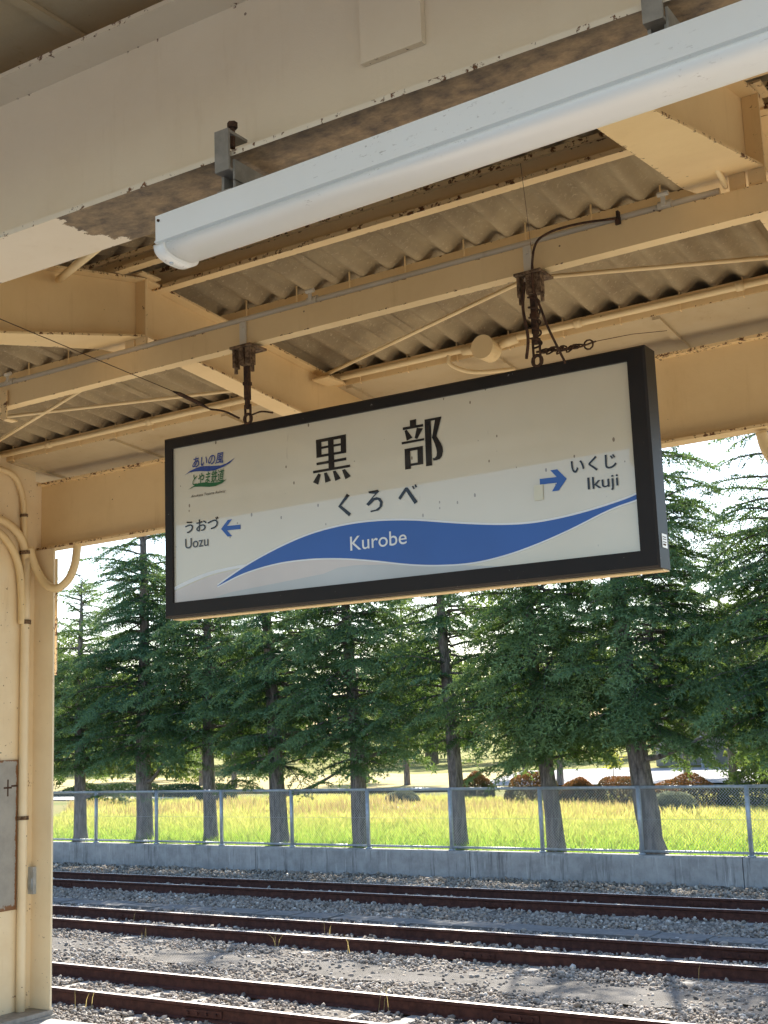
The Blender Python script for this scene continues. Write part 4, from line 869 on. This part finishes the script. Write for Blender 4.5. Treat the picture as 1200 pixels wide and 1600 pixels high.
for i, (x, y, ci, rot, sc, r, lean, lab) in enumerate(FRONT):
    t, tr = conifer('cedar_tree', x, y, -.76, ci, rot, sc, r, lean, lab, GF, i+1)
    if i in limb_list:
        z, (dy, dx, dz) = limb_list[i]; x0 = lean[0]*z
        pts = bez([(x0, 0, z), (x0+dx*.30, dy*.3-.1, z+.02), (x0+dx*.65, dy-.25, z+dz*.45), (x0+dx, dy-.35, z+dz)], 6)
        mb = MB(); mb.tube(pts, [.062-.042*k/(len(pts)-1) for k in range(len(pts))], 8); lb = mb.build('limb', M_bark, None, True); lb.parent = t
        Vs, Ts = [], []
        for k in range(3):
            tt, ti = BR[4+k]; a = rng.uniform(-1.0, .6); P = tt.reshape(-1, 3) @ np.array([[math.cos(a), math.sin(a), 0], [-math.sin(a), math.cos(a), 0], [0, 0, 1]]) + np.array(pts[-1-k*3]); Vs.append(P); Ts.append(np.repeat(ti, 3))
        Vs = np.concatenate(Vs); sp_ = link('limb_foliage', fast_mesh('limb_foliage', Vs, np.arange(len(Vs)).reshape(-1, 3), [M_cedar], {'tint': np.concatenate(Ts)})); sp_.parent = lb
BACK = [(-52, 52), (-46, 55), (-41, 51.5), (-36, 56), (-31.5, 52.5), (-27.5, 57), (-23, 51), (-19, 55.5), (-14.6, 51.5), (-11.5, 47), (-9.0, 43), (-6.0, 40.5), (-3.2, 38), (-12.6, 41.2), (-7.2, 34.5)]
for i, (x, y) in enumerate(BACK):
    conifer('cedar_tree', x, y, -.76, (i*2+1) % 5, rng.uniform(0, 6.28), rng.uniform(1.0, 1.3), .14, (rng.normal()*.02, 0),
            'olive green cedar standing beyond the meadow behind the fenced row', 'cedars beyond the meadow', 30+i, M_cedar2)

# ------------------------------------------------------------------ bushes, far trees, sapling
def leaf_ball(n, sx, sy, sz, size, seed, holes=.12):
    g = np.random.default_rng(seed); d = g.normal(size=(n, 3)); d[:, 2] = abs(d[:, 2])*1.0 - .10; d /= np.linalg.norm(d, axis=1, keepdims=True)
    lump = 1 + .09*np.sin(d[:, 0]*5+seed)*np.sin(d[:, 1]*4+seed*2) + .03*np.sin(d[:, 2]*7+d[:, 0]*6)
    rr = (1-holes*g.uniform(0, 1, n)**2)*lump; B = d*rr[:, None]*np.array([sx, sy, sz]); B[:, 2] = np.maximum(B[:, 2], .0)
    D = d*.6 + g.normal(size=(n, 3))*.9; D /= np.linalg.norm(D, axis=1, keepdims=True)
    T = tris(B, D, g.uniform(.7, 1.5, n)*size, g.uniform(.8, 1.4, n)*size*.9)
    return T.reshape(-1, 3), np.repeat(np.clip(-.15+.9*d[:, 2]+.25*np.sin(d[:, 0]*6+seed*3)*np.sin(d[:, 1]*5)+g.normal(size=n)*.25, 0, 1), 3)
def bush(x, y, w, h, mat, label, seed, group=None, n=11000, size=.042):
    t = empty('bush', (x, y, -.78)); tag(t, label, 'bush', group)
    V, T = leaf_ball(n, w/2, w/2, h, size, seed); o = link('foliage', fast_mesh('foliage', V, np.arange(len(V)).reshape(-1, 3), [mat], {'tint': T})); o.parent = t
    mb = MB()
    for k in range(6):
        a = k*1.05; mb.tube([(0, 0, 0), (math.cos(a)*w*.18, math.sin(a)*w*.18, h*.45), (math.cos(a)*w*.3, math.sin(a)*w*.3, h*.8)], [.03, .02, .008], 5)
    s = mb.build('stems', M_bark); s.parent = t; return t
GB = 'clipped bushes beyond the meadow'
bush(-22.6, 42.5, 1.35, .88, M_red, 'small round russet bush right of the sixth cedar trunk', 1, GB)
bush(-19.2, 40.2, 1.95, .98, M_red, 'wide round russet bush left of the seventh cedar trunk', 2, GB)
bush(-16.9, 38.8, 1.25, .80, M_red, 'small russet bush just right of the seventh cedar trunk', 3, GB)
bush(-15.05, 37.8, 1.85, .90, M_red, 'russet bush directly left of the thick leaning cedar trunk', 4, GB)
bush(-12.55, 36.6, 2.3, .92, M_red, 'broad russet bush right of the thick leaning cedar trunk', 5, GB)
bush(-33.2, 40.6, 1.7, .72, M_darkbush, 'low dark green bush behind the third cedar trunk', 6)
bush(-30.5, 41.2, .9, .42, M_darkbush, 'small flat dark green bush right of the third cedar trunk', 16)
bush(-23.4, 38.6, 1.25, .50, M_sage, 'pale grey green bush by the end of the path', 7)
bush(-12.4, 34.6, 1.5, .55, M_sage, 'pale grey green bush in front of the broad russet bush', 8)
bush(-10.6, 36.4, 1.8, 1.15, M_broad, 'loose green and brown bush at the right end of the meadow', 9, None, 4200, .06)
bush(-8.6, 35.4, 2.0, 1.4, M_broad, 'taller loose green bush at the right edge of the meadow', 10, None, 4200, .06)
for k, (x, y) in enumerate(((-47, 47.3), (-44.5, 46.8), (-42, 46.3), (-39.2, 45.4))):
    bush(x, y, 2.4, .55, M_darkbush, ('low hedge clump furthest left along the pale path', 'second low hedge clump along the pale path', 'third low hedge clump along the pale path', 'low hedge clump nearest the dark bush on the pale path')[k], 20+k, 'hedge clumps along the path', 3600, .07)
sap = empty('sapling', (-17.6, 43.5, -.78)); tag(sap, 'thin sapling with bright yellow green leaves beside the car park', 'sapling')
mb = MB(); mb.tube([(0, 0, 0), (.03, 0, .8), (0, .02, 1.55)], [.02, .014, .005], 6); s = mb.build('stem', M_bark); s.parent = sap
g = rng; B = np.stack([g.normal(size=160)*.16, g.normal(size=160)*.16, g.uniform(.95, 1.65, 160)], -1); D = g.normal(size=(160, 3)); D /= np.linalg.norm(D, axis=1, keepdims=True)
V = tris(B, D, np.full(160, .14), np.full(160, .07)).reshape(-1, 3); o = link('leaves', fast_mesh('leaves', V, np.arange(len(V)).reshape(-1, 3), [M_yellowleaf], {'tint': g.uniform(0, 1, len(V))})); o.parent = sap
# far broadleaf trees close the view
def round_crown(seed, n=9000, w=3.2, h=3.6, size=.22):
    g = np.random.default_rng(seed); cs = g.normal(size=(26, 3))*np.array([w*.42, w*.42, h*.30]); rs = g.uniform(.5, 1.15, 26)*w*.30; i = g.integers(0, 26, n)
    d = g.normal(size=(n, 3)); d /= np.linalg.norm(d, axis=1, keepdims=True); B = cs[i]+d*(rs[i]*g.uniform(.6, 1.05, n))[:, None]
    D = d*.6 + g.normal(size=(n, 3))*.7; D[:, 2] -= .2; D /= np.linalg.norm(D, axis=1, keepdims=True); T = tris(B, D, g.uniform(.7, 1.4, n)*size, g.uniform(.6, 1.1, n)*size*.7)
    return T.reshape(-1, 3), np.repeat(np.clip(g.uniform(0, 1, 26)[i]*.6+.2+g.normal(size=n)*.15, 0, 1), 3)
RC = []
for k in range(3):
    V, T = round_crown(200+k); RC.append(fast_mesh('crown', V, np.arange(len(V)).reshape(-1, 3), [M_broad], {'tint': T}))
tk = None
FAR = [(-92 + k*6.4 + rng.normal()*1.6, 92+rng.normal()*6-abs(k-9)*.6) for k in range(20)] + [(-62, 58), (-57, 63), (-52, 57), (-10, 57), (-4, 52), (-12.5, 50), (-7, 45), (2, 50), (-1, 44), (-15, 66)]
for k, (x, y) in enumerate(FAR):
    t = empty('broadleaf_tree', (x, y, -.76 + max(0, y-62)*.012)); near = k >= 20
    tag(t, 'round leafy tree standing at the far side of the park' if not near else 'round leafy tree standing in the middle distance beyond the meadow', 'tree', 'leafy trees at the far side of the park' if not near else 'leafy trees beyond the meadow')
    sc = rng.uniform(1.25, 1.75) if not near else rng.uniform(.85, 1.15)
    mb = MB(); mb.tube([(0, 0, -.2), (.1, 0, 2.0*sc), (0, .1, 4.2*sc)], [.22*sc, .15*sc, .06*sc], 8); s = mb.build('trunk', M_bark); s.parent = t
    c = link('crown', RC[k % 3]); c.parent = t; c.location = (0, 0, 3.1*sc); c.scale = (sc, sc, sc*rng.uniform(.9, 1.15)); c.rotation_euler = (0, 0, rng.uniform(0, 6.28))
# low white roofed shelter and a parked car far behind the right hand cedars
sh = empty('shelter', (-21.5, 70, -.68)); tag(sh, 'low park shelter with a pale flat roof beyond the car park', 'shelter')
mb = MB(); mb.box((-27, 68, 2.05), (-14, 73, 2.32)); mb.build('roof', simple('pale_roof', (.55, .60, .66), .5), sh)
mb = MB(); mb.box((-26.5, 72.2, -.69), (-14.5, 72.5, 2.05)); mb.build('wall', simple('shelter_wall', (.30, .31, .33), .8), sh)
for x in (-26.5, -22.5, -18.5, -14.5):
    mb = MB(); mb.tube([(x, 68.4, -.69), (x, 68.4, 2.05)], .09, 8); mb.build('post', M_galv, sh)

# ------------------------------------------------------------------ grass and seed heads
def field_pts(n, ya, yb):
    u = rng.uniform(0, 1, n); y = ya+(yb-ya)*u; x = rng.uniform(-.92*y-3.5, -.20*y+1.5, n)*1.0; ok = y > yl(YW, x)+.22; return x[ok], y[ok]
x1, y1 = field_pts(62000, 22.4, 30); n = len(x1); pn = .5+.45*np.sin(x1*.55+1.3*np.sin(y1*.4))*np.sin(y1*.6+.3*x1)+.15*np.sin(x1*2.1+y1*1.7)
low = np.clip((y1-22.4)/5, 0, 1)
o = blades(x1, y1, np.full(n, -.78), rng.uniform(.12, .34, n)*(.55+.7*pn)*(.75+.6*low), np.full(n, .017), rng.uniform(.15, .9, n), np.clip(-.06+.42*low+.35*pn*low+rng.normal(size=n)*.15, 0, 1), 'grass', M_grass)
tag(o, 'yellow green grass growing between the fence and the bushes', 'grass', kind='stuff')
x1, y1 = field_pts(52000, 29, 42); n = len(x1); pn = .5+.5*np.sin(x1*.4+y1*.3)*np.sin(y1*.5)
o = blades(x1, y1, np.full(n, -.78), rng.uniform(.12, .30, n)*(.8+.4*pn)*np.where((x1 > -23) & (y1 > 34), .7, 1.), np.full(n, .034), rng.uniform(.1, .6, n), np.clip(.62+.25*pn+rng.normal(size=n)*.16, 0, 1), 'grass', M_grass)
tag(o, 'tall straw coloured grass in the back half of the meadow', 'grass', kind='stuff')
x1, y1 = field_pts(9000, 31.5, 38.5); n = len(x1)
k = (np.sin(x1*.8)+np.sin(x1*.33+2)+rng.normal(size=n)*.6 > -.5) & (x1 > -38); x1, y1 = x1[k], y1[k]; n = len(x1)
o = blades(x1, y1, np.full(n, -.78), rng.uniform(.24, .56, n)*np.where(x1 > -23, .62, 1.), np.full(n, .034), rng.uniform(.05, .35, n), rng.uniform(0, 1, n), 'seed_heads', M_reed)
tag(o, 'dry brown seed heads standing above the back of the meadow', 'seed heads', kind='stuff')
